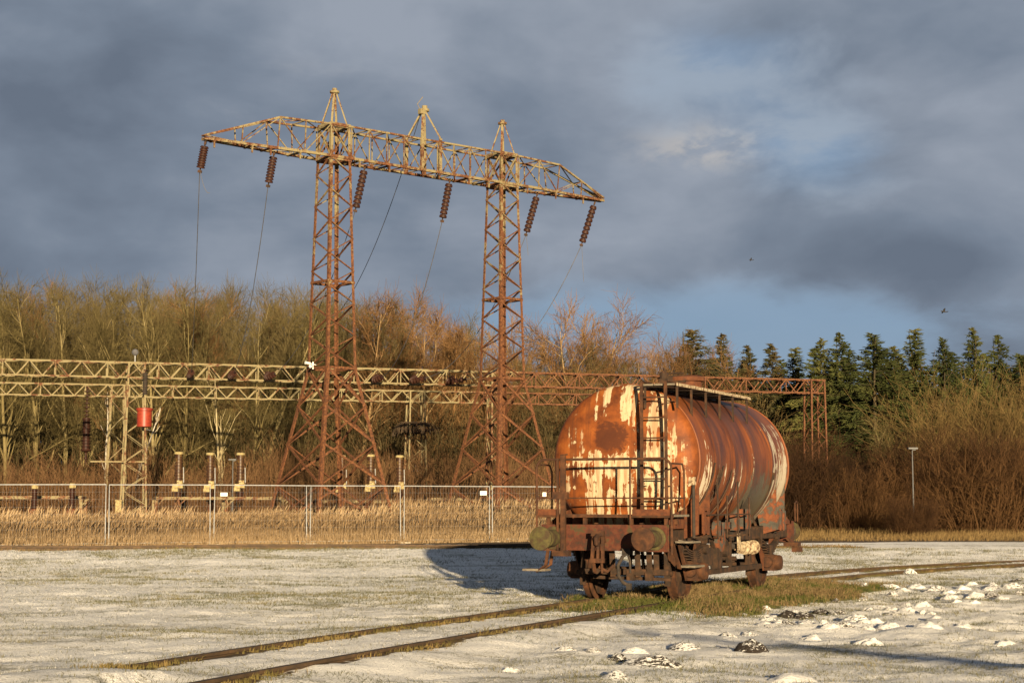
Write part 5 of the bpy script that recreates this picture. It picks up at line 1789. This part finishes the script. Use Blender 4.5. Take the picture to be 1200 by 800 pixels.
def reg_band(pxa, pxb, Ya, Yb, hf=lambda px: 1.0):
    def f(rg):
        px = rg.uniform(pxa, pxb); Y = rg.uniform(Ya, Yb)
        return (px - 600) / F * Y, Y, hf(px)
    return f


arr = brush(5, reg_band(-60, 660, 93, 108, lambda px: 0.62 + 0.5 * float(vnoise(px / 55.0, 0.3, 4))), 3600, 2.2, 4.6, 0.16, 0.013)
o = np_mesh('undergrowth', *prism_arrays(*arr, 3), M['bramble'])
tag(o, 'red-brown leafless undergrowth at the foot of the bare trees', 'undergrowth', None, 'stuff')
arr = brush(6, reg_band(-60, 880, 107, 132, lambda px: 1.0), 5200, 3.0, 8.0, 0.16, 0.020)
o = np_mesh('undergrowth', *prism_arrays(*arr, 3), M['twig_dark'])
tag(o, 'dim tangle of saplings filling the wood between its trunks', 'undergrowth', None, 'stuff')
arr = brush(8, reg_band(60, 640, 80, 92, lambda px: 0.4 + 0.9 * float(vnoise(px / 40.0, 0.7, 14))), 800, 1.2, 2.8, 0.2, 0.009)
o = np_mesh('undergrowth', *prism_arrays(*arr, 3), M['bramble'])
tag(o, 'low brown scrub growing among the switchyard columns', 'undergrowth', None, 'stuff')

# brown thicket at the right: separate bushes
def bush_mesh(seed, n, H, rad, r, mat, spread=0.55, twigs=7):
    rg = np.random.default_rng(seed); S = Segs()
    for _ in range(n):
        a = rg.uniform(0, 6.28); q = rad * 0.45 * math.sqrt(rg.uniform(0, 1))
        p = np.array([q * math.cos(a), q * math.sin(a), -0.1])
        d = vnorm(np.array([math.cos(a) * q / rad * spread * 2.0 + rg.normal(0, spread * 0.35), math.sin(a) * q / rad * spread * 2.0 + rg.normal(0, spread * 0.35), 1.0]))
        L = H * rg.uniform(0.65, 1.05)
        pts, dirs = grow_path(S, p, d, L, r * 1.7, r * 0.6, 5, 0.10, 0.06, rg)
        for t in range(twigs):
            i = int(rg.integers(0, 5)); g = rg.uniform(0, 1)
            pp = pts[i] * (1 - g) + pts[i + 1] * g
            b, bd = grow_path(S, pp, rot_from(dirs[i], R(rg.uniform(20, 60)), rg.uniform(0, 6.28), rg), L * rg.uniform(0.18, 0.4), r * 0.8, r * 0.45, 3, 0.15, 0.08, rg)
            for _k in range(2):
                g = rg.uniform(0, 1); j = int(rg.integers(0, 3))
                grow_path(S, b[j] * (1 - g) + b[j + 1] * g, rot_from(bd[j], R(35), rg.uniform(0, 6.28), rg), L * 0.12, r * 0.5, r * 0.3, 1, 0.1, 0.05, rg)
    return seg_mesh('bush_%d' % seed, S.arrays(), 3, M[mat])


BM_ = [bush_mesh(91 + i, 230, 4.0, 3.2, 0.0095, 'thicket', 0.55, 9) for i in range(2)] + [bush_mesh(94, 210, 4.0, 3.4, 0.010, 'bramble_dark', 0.6, 9)]
WM_ = [bush_mesh(95 + i, 150, 6.5, 3.4, 0.013, 'willow', 0.5, 8) for i in range(2)]
def plant_bush(px, ptop, Y, me, H, label, name, group, wide=1.0):
    tp_ = at(px, ptop, Y); g = gz(tp_.x, Y)
    s = (tp_.z - g) / H
    o = link(bpy.data.objects.new(name, me)); o.location = (tp_.x, Y, g); o.scale = (s * wide, s * wide, s); o.rotation_euler = (0, 0, random.uniform(0, 6.28))
    return tag(o, label, 'bush', group)


bl = [(915, 528, 78, 'brown bush right behind the far end of the wagon'),
      (962, 532, 80, 'brown bush below the rusty end post of the gantry'),
      (1008, 545, 78, 'brown bush left of the gap in the thicket'),
      (1060, 528, 83, 'brown bush behind the pole of the single-headed street lamp'),
      (1110, 508, 79, 'brown bush between the two street lamps'),
      (1150, 522, 77, 'brown bush in front of the two-armed street lamp'),
      (1196, 518, 79, 'brown bush at the right border of the photo'),
      (1238, 515, 82, 'brown bush mostly beyond the right border'),
      (880, 520, 84, 'brown bush showing above the tank shoulder'),
      (1069, 582, 72.0, 'small brown bush hiding the foot of the single-headed street lamp'),
      (1032, 552, 88, 'lower brown bush seen through the gap in the thicket')]
for i, (px, pt, Y, lab) in enumerate(bl):
    plant_bush(px, pt, Y, BM_[i % 3], 4.0, lab, 'bush', 'brown bushes of the thicket at the right', 1.15)
plant_bush(1118, 462, 92, WM_[0], 6.5, 'tall tawny leafless bush before the dark conifers, the left one', 'bush', 'tall tawny bushes', 0.95)
plant_bush(1172, 446, 94, WM_[1], 6.5, 'tall tawny leafless bush reaching the right border before the conifers', 'bush', 'tall tawny bushes', 1.0)
plant_bush(1225, 452, 92, WM_[0], 6.5, 'tall tawny leafless bush cut by the right border', 'bush', 'tall tawny bushes', 0.95)
plant_bush(912, 508, 96, BM_[1], 4.0, 'brown leafless bush behind the rusty gantry end post', 'bush', 'brown bushes of the thicket at the right', 1.0)
plant_bush(850, 480, 98, WM_[0], 6.5, 'tawny leafless bush showing above the walkway end of the tank', 'bush', 'tall tawny bushes', 0.9)
arr = brush(17, reg_band(870, 1260, 76, 90, lambda px: 0.25 if 1026 < px < 1050 else 0.8), 1900, 1.2, 3.4, 0.22, 0.011)
o = np_mesh('undergrowth', *prism_arrays(*arr, 3), M['thicket'])
tag(o, 'dark brown scrub filling the foot of the thicket at the right', 'undergrowth', None, 'stuff')
arr = brush(18, reg_band(860, 1260, 96, 106, lambda px: 1.0), 1500, 1.6, 3.6, 0.16, 0.015)
o = np_mesh('undergrowth', *prism_arrays(*arr, 3), M['thicket'])
tag(o, 'dark saplings between thicket and conifers', 'undergrowth', None, 'stuff')


# conifers
def conifer(seed, H, wid, gap=0.0):
    rg = np.random.default_rng(seed)
    T = Segs(); grow_path(T, np.array([0, 0, -0.3]), np.array([0, 0, 1.0]), H + 0.15, H * 0.012, 0.012, 8, 0.012, 0.05, rg)
    cen = []; dr = []; ln = []
    nbr = int(H * 22)
    for k in range(nbr):
        f = 0.05 + 0.945 * ((k + rg.uniform(0, 1)) / nbr) ** 0.9
        z = H * f
        a = rg.uniform(0, 6.283)
        lob = 0.58 + 0.55 * float(vnoise(f * 7.0 + seed, a * 1.1, seed)) + 0.34 * float(vnoise(f * 15.0, a * 0.9 + 3, seed + 5))
        L = (wid * (1 - f) ** 0.95 * lob + 0.14) * rg.uniform(0.65, 1.12)
        rise = 0.55 * smooth((f - 0.55) / 0.45) - 0.12 + rg.normal(0, .10)
        p = np.array([0, 0, z]); d = vnorm(np.array([math.cos(a), math.sin(a), float(rise)]))
        T.add(p, p + d * L * 0.9, 0.016, 0.005)
        m_ = max(7, int(L * 24))
        for t in range(m_):
            g = 0.10 + 0.90 * (t + rg.uniform()) / m_
            c = p + d * L * g + np.array([0, 0, -0.20 * L * g * g + 0.16 * L * max(0, g - 0.7)])
            wv = 0.30 * L * (1 - g) + 0.05
            sg = rg.uniform(-1, 1)
            side = np.array([-math.sin(a), math.cos(a), 0]) * sg
            cen.append(c + side * wv * 0.6 + np.array([0, 0, rg.uniform(-0.22, 0.08) * min(1.0, L)]))
            dr.append(vnorm(d * 0.7 + side * 0.7 + np.array([0, 0, rg.uniform(-0.75, 0.25)]))); ln.append(rg.uniform(0.12, 0.28))
    cen = np.array(cen); dr = np.array(dr); ln = np.array(ln)
    # every spray of needles is a three-sided spike
    v, f_ = prism_arrays(cen - dr * ln[:, None] * 0.25, cen + dr * ln[:, None] * 0.75, rg.uniform(0.022, 0.055, len(cen)), np.full(len(cen), 0.006), 3)
    return T.arrays(), v, f_


CON = []
for i in range(4):
    T, v, f_ = conifer(120 + i, 12.0, (3.9, 3.1, 4.8, 4.2)[i], 0.06)
    objs = []
    for mat in ('needles', 'needles_brown'):
        o = np_mesh('needle_mass', v, f_, M[mat]); C.objects.unlink(o); objs.append(o.data); bpy.data.objects.remove(o)
    CON.append((seg_mesh('conifer_trunk', T, 6, M['bark_dark']), objs))


def plant_conifer(px, ptop, Y, k, brown, label, wide=1.0):
    tp_ = at(px, ptop, Y); g = gz(tp_.x, Y)
    s = (tp_.z - g) / 12.0
    t = thing('conifer', label, 'conifer', (tp_.x, Y, g), random.uniform(0, 6.28), 'conifers behind the thicket')
    t.scale = (s * wide, s * wide, s)
    link(bpy.data.objects.new('trunk', CON[k][0]), t)
    link(bpy.data.objects.new('crown', CON[k][1][1 if brown else 0]), t)


cl_ = [(812, 386, 118, 0, 1, 'rust-tinged spruce just right of the wagon dome, tip against blue sky'),
       (846, 391, 121, 1, 1, 'slim spruce second from the left in the conifer row'),
       (876, 404, 122, 3, 1, 'low spruce above the walkway end of the tank'),
       (903, 402, 120, 0, 1, 'spruce left of the rusty gantry end'),
       (932, 407, 119, 1, 0, 'low green spruce directly above the rusty gantry end'),
       (962, 396, 113, 2, 0, 'dark spruce right above the gantry end post, left of a twin-tipped pair'),
       (984, 389, 112, 0, 0, 'broad dark green spruce right of the gantry end post'),
       (1022, 390, 111, 2, 0, 'dense dark spruce in the middle of the conifer row'),
       (1048, 405, 113, 3, 0, 'dark spruce with a lower tip above the gap in the thicket'),
       (1072, 385, 112, 1, 0, 'tall slim spruce above the single-headed street lamp'),
       (1104, 395, 111, 2, 0, 'spruce above the left tall tawny bush'),
       (1140, 383, 112, 3, 0, 'tallest spruce near the right border of the photo'),
       (1170, 392, 113, 0, 0, 'bushy spruce second from the right border'),
       (1200, 415, 112, 2, 0, 'lower spruce cut by the right border')]
for px, pt, Y, k, br_, lab in cl_:
    plant_conifer(px, pt, Y, k, br_, lab, (1.25, 1.75, 1.1, 1.55, 1.4)[(px // 7) % 5])
# more conifers massed behind
its = []
for k, px in enumerate(range(800, 1290, 13)):
    px = px + (k * 37) % 11 - 5
    Y = 120 + (k * 7) % 13
    tp_ = at(px, 404 + (k * 29) % 43 + (14 if px < 940 else 0), Y); g = gz(tp_.x, Y)
    T, v, f_ = None, None, None
    me = CON[k % 4][1][0]; s = (tp_.z - g) / 12.0
    its.append((k % 4, tp_.x, Y, g, s))
vs_, fs_, base_ = [], [], 0
for kk, x, y, g, s in its:
    me = CON[kk][1][0]
    co = np.empty(len(me.vertices) * 3, np.float32); me.vertices.foreach_get('co', co); co = co.reshape(-1, 3)
    fi = np.empty(len(me.loops), np.int32); me.loops.foreach_get('vertex_index', fi); fi = fi.reshape(-1, 4)
    a = random.uniform(0, 6.28); c_, s_ = math.cos(a), math.sin(a)
    co = (co * np.array([1.45, 1.45, 1.0])) @ np.array([[c_, s_, 0], [-s_, c_, 0], [0, 0, 1]]) * s + np.array([x, y, g])
    vs_.append(co); fs_.append(fi + base_); base_ += len(co)
o = np_mesh('conifer_wood', np.concatenate(vs_), np.concatenate(fs_), M['needles'])
tag(o, 'dark conifers massed behind the conifer row', 'woodland', None, 'stuff')


# ------------------------------------------------------------------ reeds, grasses
def blades(name, x, y, z, h, w, lean, mat, label, cat, plume=None, bend=0.35, seed=1):
    """thin three-sided blades of two segments; arrays of equal length"""
    rg = np.random.default_rng(seed); n = len(x)
    az = rg.uniform(0, 6.283, n)
    P = np.stack([x, y, z], 1)
    dx = np.stack([np.cos(az), np.sin(az), np.zeros(n)], 1) * (lean * rg.uniform(0.2, 1.0, n))[:, None]
    wind = np.array([[0.10, 0.0, 0.0]])
    mid_ = P + np.stack([np.zeros(n), np.zeros(n), h * 0.55], 1) + (dx * 0.4 + wind * 0.4) * h[:, None]
    top_ = P + np.stack([np.zeros(n), np.zeros(n), h * (1 - bend * lean)], 1) + (dx + wind) * h[:, None]
    a = [P, mid_]; b = [mid_, top_]; r0_ = [w, w * 0.8]; r1_ = [w * 0.8, w * 0.15]
    if plume is not None:
        k = rg.uniform(0, 1, n) < plume
        d = (top_ - mid_)[k]; d = d / np.linalg.norm(d, axis=1, keepdims=True)
        a.append(top_[k] - d * 0.20); b.append(top_[k] - d * 0.07); r0_.append(w[k] * 1.0); r1_.append(np.full(k.sum(), 0.017))
        a.append(top_[k] - d * 0.07); b.append(top_[k] + d * 0.12 + wind * 0.5); r0_.append(np.full(k.sum(), 0.017)); r1_.append(np.full(k.sum(), 0.004))
    v, f = prism_arrays(np.concatenate(a), np.concatenate(b), np.concatenate(r0_), np.concatenate(r1_), 3)
    o = np_mesh(name, v, f, mat)
    return tag(o, label, cat, None, 'stuff')


def fence_y(x):
    """depth of the fence line at x"""
    a, b = fence_pt(-200), fence_pt(760)
    return a.y + (b.y - a.y) * (x - a.x) / (b.x - a.x)


rg = np.random.default_rng(77)
n = 42000
dd = rg.uniform(0, 1, n) ** 1.5 * 22 + 0.35
px_ = rg.uniform(-40, 760, n)
Y0 = 56.5; x0_ = (px_ - 600) / F * (60 + dd)
y_ = fence_y(x0_) + dd
k = rg.uniform(0, 1, n) < np.clip(0.30 + 1.1 * fbm(x0_ * 0.5, y_ * 0.25, 61, 3), 0, 1)
x0_, y_, dd = x0_[k], y_[k], dd[k]; n = len(x0_)
g_ = ground_z(x0_, y_)
pxr = 600 + F * x0_ / y_
topz = 1.22 + 0.50 * smooth((pxr - 400) / 90) * smooth((dd - 2) / 7) + 0.10 * smooth((pxr - 250) / 100)
h = (topz - g_) * (0.52 + 0.55 * fbm(x0_ * 0.45, y_ * 0.45, 62, 3)) * rg.uniform(0.70, 1.25, n)
blades('reeds', x0_, y_, ground_z(x0_, y_), h, rg.uniform(0.003, 0.0065, n), rg.uniform(0.08, 0.55, n), M['reed'], 'dense golden dry reeds standing behind the wire fence', 'reeds', 0.45, seed=3)
n = 4200
px_ = rg.uniform(-40, 700, n); dd = rg.uniform(1.0, 16.0, n); x0_ = (px_ - 600) / F * (60 + dd); y_ = fence_y(x0_) + dd
k = fbm(x0_ * 0.35, y_ * 0.35, 67, 3) > 0.46
x0_, y_ = x0_[k], y_[k]; n = len(x0_); g_ = ground_z(x0_, y_)
blades('reeds', x0_, y_, g_, (1.36 + 0.3 * smooth((px_[k] - 400) / 90) - g_) * rg.uniform(0.75, 1.15, n), rg.uniform(0.003, 0.006, n), rg.uniform(0.1, 0.6, n), M['reed'], 'taller ragged reed stalks with plumes rising above the reed belt', 'reeds', 0.9, seed=14)
n = 8000
px_ = rg.uniform(-40, 700, n); x0_ = (px_ - 600) / F * 60; y_ = fence_y(x0_) + rg.normal(0.0, 0.45, n)
blades('reeds', x0_, y_, ground_z(x0_, y_), rg.uniform(0.12, 0.70, n), rg.uniform(0.003, 0.006, n), rg.uniform(0.2, 0.9, n), M['reed'], 'short dry reeds and grass at the foot of the wire fence', 'reeds', None, seed=4)

# dry grass fringe before the thicket, and along the siding
n = 9000
px_ = rg.uniform(780, 1240, n); Y_ = rg.uniform(64, 77, n); x0_ = (px_ - 600) / F * Y_
blades('dry_grass', x0_, Y_, ground_z(x0_, Y_), rg.uniform(0.08, 0.50, n) * (0.3 + 1.1 * fbm(x0_ * 0.4, Y_ * 0.4, 99, 3)), rg.uniform(0.004, 0.008, n), rg.uniform(0.2, 0.9, n), M['fringe_grass'], 'fringe of dry grass before the brown thicket', 'grass', None, seed=5)
n = 9000
t_ = rg.uniform(0.1, 0.64, n); x0_ = SID0.x + (SID1.x - SID0.x) * t_; y_ = SID0.y + (SID1.y - SID0.y) * t_ + rg.choice([-0.9, 0.0, 0.95], n) + rg.normal(0, 0.35, n)
blades('dry_grass', x0_, y_, ground_z(x0_, y_), rg.uniform(0.03, 0.11, n), rg.uniform(0.005, 0.008, n), rg.uniform(0.2, 0.9, n), M['fringe_grass'], 'short brown grass between the rails of the siding', 'grass', None, seed=6)

# green and straw grass at the wagon
n = 70000
s_ = rg.uniform(-5, 12, n); l_ = rg.uniform(-1.5, 4.0, n)
hh = np.array([heading(v) for v in s_])
ks = np.clip(np.searchsorted(TI, np.round(s_ / STEP)), 0, len(TI) - 1)
cx, cy, hh = TC[ks, 0], TC[ks, 1], TH[ks]
x0_ = cx + np.cos(hh) * l_; y_ = cy - np.sin(hh) * l_
gm = grass_mask(s_, l_)
keep = (rg.uniform(0, 1, n) < gm * 1.1) & (np.abs(np.abs(l_) - 0.75) > 0.05)
x0_, y_, s2, l2 = x0_[keep], y_[keep], s_[keep], l_[keep]; n = len(x0_)
dry = rg.uniform(0, 1, n) < np.clip(2.4 * fbm(x0_ * 1.3, y_ * 1.3, 71, 3) - 0.92 + 0.22 * (s2 > 1), 0, 1)
for msk, mat, lab, hm, sd_ in ((~dry, 'green_grass', 'green grass growing in the bare patch at the wagon wheels', 0.14, 7), (dry, 'dry_grass', 'straw-coloured grass tufts beside the wagon wheels', 0.22, 8)):
    k = int(msk.sum())
    blades('grass', x0_[msk], y_[msk], ground_z(x0_[msk], y_[msk]) - 0.01, rg.uniform(0.03, hm, k) * (0.45 + 0.95 * fbm(x0_[msk] * 1.1, y_[msk] * 1.1, 73, 3)), rg.uniform(0.003, 0.006, k), rg.uniform(0.2, 1.1, k), M[mat], lab, 'grass', None, seed=sd_)

# grass along the rails
n = 26000
ss = rg.uniform(-14, 22, n); ks = np.clip(np.searchsorted(TI, np.round(ss / STEP)), 0, len(TI) - 1)
sgn = rg.choice([-1, 1], n); l_ = sgn * 0.75 + np.abs(rg.normal(0.07, 0.10, n)) * np.where(rg.uniform(0, 1, n) < 0.8, 1, -1)
cx, cy, hh = TC[ks, 0], TC[ks, 1], TH[ks]
x0_ = cx + np.cos(hh) * l_; y_ = cy - np.sin(hh) * l_
keep = rg.uniform(0, 1, n) < np.clip(2.2 * fbm(x0_ * 0.8, y_ * 0.8, 81, 3) - 0.85 + 0.3 * (ss > 7), 0.0, 1)
x0_, y_ = x0_[keep], y_[keep]; n = len(x0_)
blades('grass', x0_, y_, ground_z(x0_, y_) - 0.01, rg.uniform(0.02, 0.10, n), rg.uniform(0.002, 0.005, n), rg.uniform(0.2, 1.2, n), M['rail_grass'], 'brown and green grass fringes along the rails', 'grass', None, seed=9)

# grass tips poking through the thin snow, and the crumbs of snow caught on them
def spikes(name, x, y, z, h, w, lean, mat, label, cat, seed):
    rg = np.random.default_rng(seed); n = len(x); az = rg.uniform(0, 6.283, n)
    P = np.stack([x, y, z], 1)
    Q = P + np.stack([np.cos(az) * lean * h, np.sin(az) * lean * h, h], 1)
    v, f = prism_arrays(P, Q, w, w * 0.25, 3)
    return tag(np_mesh(name, v, f, mat), label, cat, None, 'stuff')


def field_points(n, seed):
    rg = np.random.default_rng(seed)
    Y_ = 13.5 + 42 * rg.uniform(0, 1, n) ** 0.80
    x0_ = rg.uniform(-0.335, 0.335, n) * Y_
    f_ = fbm(x0_ * 0.22, Y_ * 0.42, 91, 4) * 0.55 + fbm(x0_ * 1.6, Y_ * 1.9, 95, 3) * 0.45
    gs_, gl_ = track_coords(x0_, Y_)
    ok = (np.abs(np.abs(gl_) - 0.75) > 0.22) & (np.abs(Y_ - 49.6 - 0.12375 * (x0_ + 40)) > 1.0)
    return rg, x0_[ok], Y_[ok], f_[ok], gs_[ok], gl_[ok]


rg, x0_, Y_, f_, gs_, gl_ = field_points(520000, 90)
keep = rg.uniform(0, 1, len(x0_)) < np.clip((f_ - 0.46) * 3.2, 0.02, 0.5)
x0_, Y_ = x0_[keep], Y_[keep]; n = len(x0_)
sc_ = 0.75 + Y_ / 55.0
spikes('grass', x0_, Y_, ground_z(x0_, Y_) - 0.01, rg.uniform(0.015, 0.05, n) * sc_, rg.uniform(0.0018, 0.004, n) * sc_, rg.uniform(0.1, 1.2, n), M['poking_grass'], 'blades of grass poking through the thin snow of the field', 'grass', 10)
rg, x0_, Y_, f_, gs_, gl_ = field_points(330000, 190)
keep = rg.uniform(0, 1, len(x0_)) < np.clip(0.16 - (f_ - 0.42) * 0.7, 0.015, 0.16)
keep &= ~((grass_mask(gs_, gl_) > 0.15))
x0_, Y_ = x0_[keep], Y_[keep]; n = len(x0_)
sc_ = 0.75 + Y_ / 45.0
spikes('snow', x0_, Y_, ground_z(x0_, Y_) - 0.01, rg.uniform(0.006, 0.016, n) * sc_, rg.uniform(0.004, 0.011, n) * sc_, rg.uniform(0.2, 1.0, n), M['crumbs'], 'crumbs of snow caught on the short grass of the field', 'snow', 11)

# ------------------------------------------------------------------ molehills
def mole_mesh(seed):
    rg = np.random.default_rng(seed)
    nr, na = 9, 22
    v = [(0, 0, 0.9)]
    for i in range(1, nr + 1):
        r = i / nr
        for j in range(na):
            a = 6.2832 * j / na
            lump = 0.42 * (float(vnoise(math.cos(a) * r * 3.2 + 9, math.sin(a) * r * 3.2 + 9, seed)) - 0.5) + 0.26 * (float(vnoise(math.cos(a) * r * 7 + 9, math.sin(a) * r * 7 + 9, seed + 3)) - 0.5)
            rr = r * (1 + 0.5 * (float(vnoise(math.cos(a) * 1.6 + 5, math.sin(a) * 1.6 + 5, seed + 7)) - 0.5))
            z = (1 - r ** 1.7) ** 1.1 + lump * (1 - r ** 3)
            v.append((rr * math.cos(a), rr * math.sin(a), z if i < nr else -0.25))
    f = []
    for j in range(na):
        f.append((0, 1 + j, 1 + (j + 1) % na))
    for i in range(nr - 1):
        for j in range(na):
            a = 1 + i * na + j; b = 1 + i * na + (j + 1) % na
            f.append((a, a + na, b + na, b))
    me = bpy.data.meshes.new('molehill'); me.from_pydata(v, [], f); me.materials.append(M['mole']); me.shade_smooth(); me.update()
    return me


MOLES = [mole_mesh(300 + i) for i in range(6)]
# px, py of the foot, width px, height px, soil showing, label or None
moles = [
    (880, 766, 44, 19, 0.075, 'big dark molehill with bare soil, alone below the row at centre right'),
    (724, 775, 30, 12, 0.06, 'molehill with soil crumbs at the left end of the front snowy pair'),
    (768, 781, 66, 15, 0.04, 'long low snow-covered molehill in the front cluster'),
    (803, 762, 42, 13, 0.04, 'wide snowy molehill just left of the big dark one'),
    (745, 766, 34, 11, -0.02, 'white molehill behind the long low one'),
    (722, 795, 36, 12, 0.03, 'snowy molehill close to the bottom edge below the front cluster'),
    (696, 764, 26, 9, -0.02, 'small white molehill at the left of the front cluster'),
    (664, 763, 30, 8, -0.06, 'small low white molehill farthest left in the front row'),
    (597, 788, 26, 8, -0.04, 'lone small white molehill near the bottom edge left of the cluster'),
    (880, 746, 26, 9, 0.0, 'white molehill directly behind the big dark one'),
    (926, 724, 30, 12, 0.12, 'dark speckled molehill at the left end of the rear row by the green grass'),
    (944, 726, 30, 11, 0.06, 'half dark molehill second in the rear row by the green grass'),
    (962, 719, 24, 9, 0.14, 'dark molehill third in the rear row by the green grass'),
    (1006, 730, 34, 12, 0.05, 'white molehill with dark crumbs right of the rear row'),
    (985, 721, 22, 8, 0.10, None), (975, 736, 26, 8, -0.05, None), (945, 737, 24, 7, -0.05, None), (900, 728, 20, 6, -0.05, None), (917, 733, 26, 7, -0.04, None),
    (990, 742, 26, 9, 0.08, None), (1027, 729, 26, 8, -0.05, None), (1044, 737, 34, 11, 0.02, None), (1018, 739, 22, 7, -0.05, None), (1020, 714, 24, 8, -0.05, None),
    (1048, 722, 30, 8, 0.02, None), (1066, 718, 26, 7, -0.05, None), (1084, 712, 26, 8, -0.02, None), (1090, 738, 40, 12, 0.0, None), (1100, 728, 26, 9, -0.05, None),
    (1043, 695, 30, 8, -0.05, None), (1076, 690, 28, 8, -0.05, None), (1100, 696, 32, 9, -0.03, None), (1115, 703, 26, 8, -0.05, None), (1146, 699, 26, 9, -0.02, None),
    (1165, 701, 24, 8, 0.02, None), (1160, 693, 22, 6, -0.05, None), (1022, 757, 42, 14, -0.05, None), (1060, 693, 20, 6, -0.05, None), (1190, 690, 26, 8, -0.05, None),
    (1130, 735, 26, 7, -0.05, None), (1160, 742, 30, 8, -0.05, None), (870, 720, 18, 5, -0.05, None), (1010, 704, 20, 6, -0.05, None), (955, 748, 24, 7, -0.05, None),
    (852, 750, 24, 7, -0.05, None), (780, 748, 22, 6, -0.05, None), (934, 799, 60, 12, -0.04, None), (1180, 758, 30, 8, -0.05, None),
]
rm = random.Random(21)
for _ in range(46):
    f = rm.random(); qx = 890 + 310 * f; qy = 731 - 34 * f + rm.gauss(0, 13)
    moles.append((qx, qy, rm.uniform(12, 24), rm.uniform(4, 8), rm.choice((-0.06, -0.03, 0.0, 0.05)), None))
for i, (px, py, wpx, hpx, soil, lab) in enumerate(moles):
    g = on_ground(px, py - 1)
    s = F / g.y
    o = link(bpy.data.objects.new('molehill', MOLES[i % 6]))
    w = wpx / s / 2 * 1.15
    o.location = (g.x, g.y + w * 0.5, gz(g.x, g.y) - 0.02); o.scale = (w, w * 0.85, hpx / s * 0.80); o.rotation_euler = (0, 0, random.uniform(0, 6.28))
    o['soil'] = float(soil)
    if lab is None:
        lab = 'low snow-covered molehill in the scattered rows right of the wagon'
    tag(o, lab, 'molehill', 'snow-covered molehills right of the track')

# made-up leaning tree, unseen beyond the right edge, added to cast the long shadow
S = Segs(); rgl = np.random.default_rng(9)
base_ = np.array([12.4, 8.1, -0.2]); tip_ = np.array([5.5, 0.7, 3.05])
P_ = [base_ + (tip_ - base_) * f + np.array([0, 0, 0.14 * math.sin(math.pi * f)]) for f in np.linspace(0, 1, 9)]
for i in range(8):
    S.add(P_[i], P_[i + 1], 0.20 - 0.020 * i, 0.20 - 0.020 * (i + 1))
lt = thing('added_shadow_tree', 'made-up leaning bare tree, unseen outside the right border, added to cast the long shadow on the snow', 'tree', (12.4, 8.1, gz(12.4, 8.1)))
me = seg_mesh('added_shadow_trunk', S.arrays(), 10, M['bark_brown'])
o = link(bpy.data.objects.new('trunk', me), lt); o.location = (-12.4, -8.1, -gz(12.4, 8.1))
S = Segs()
for k in range(26):
    i = int(rgl.integers(3, 8)); g = rgl.uniform()
    q = P_[i] * (1 - g) + P_[i + 1] * g
    grow_path(S, q, rot_from(vnorm(tip_ - base_), R(rgl.uniform(25, 60)), rgl.uniform(0, 6.28), rgl), rgl.uniform(0.5, 1.5), 0.02, 0.006, 3, 0.15, 0.05, rgl)
me = seg_mesh('added_shadow_crown', S.arrays(), 5, M['bark_brown'])
o = link(bpy.data.objects.new('crown', me), lt); o.location = (-12.4, -8.1, -gz(12.4, 8.1))
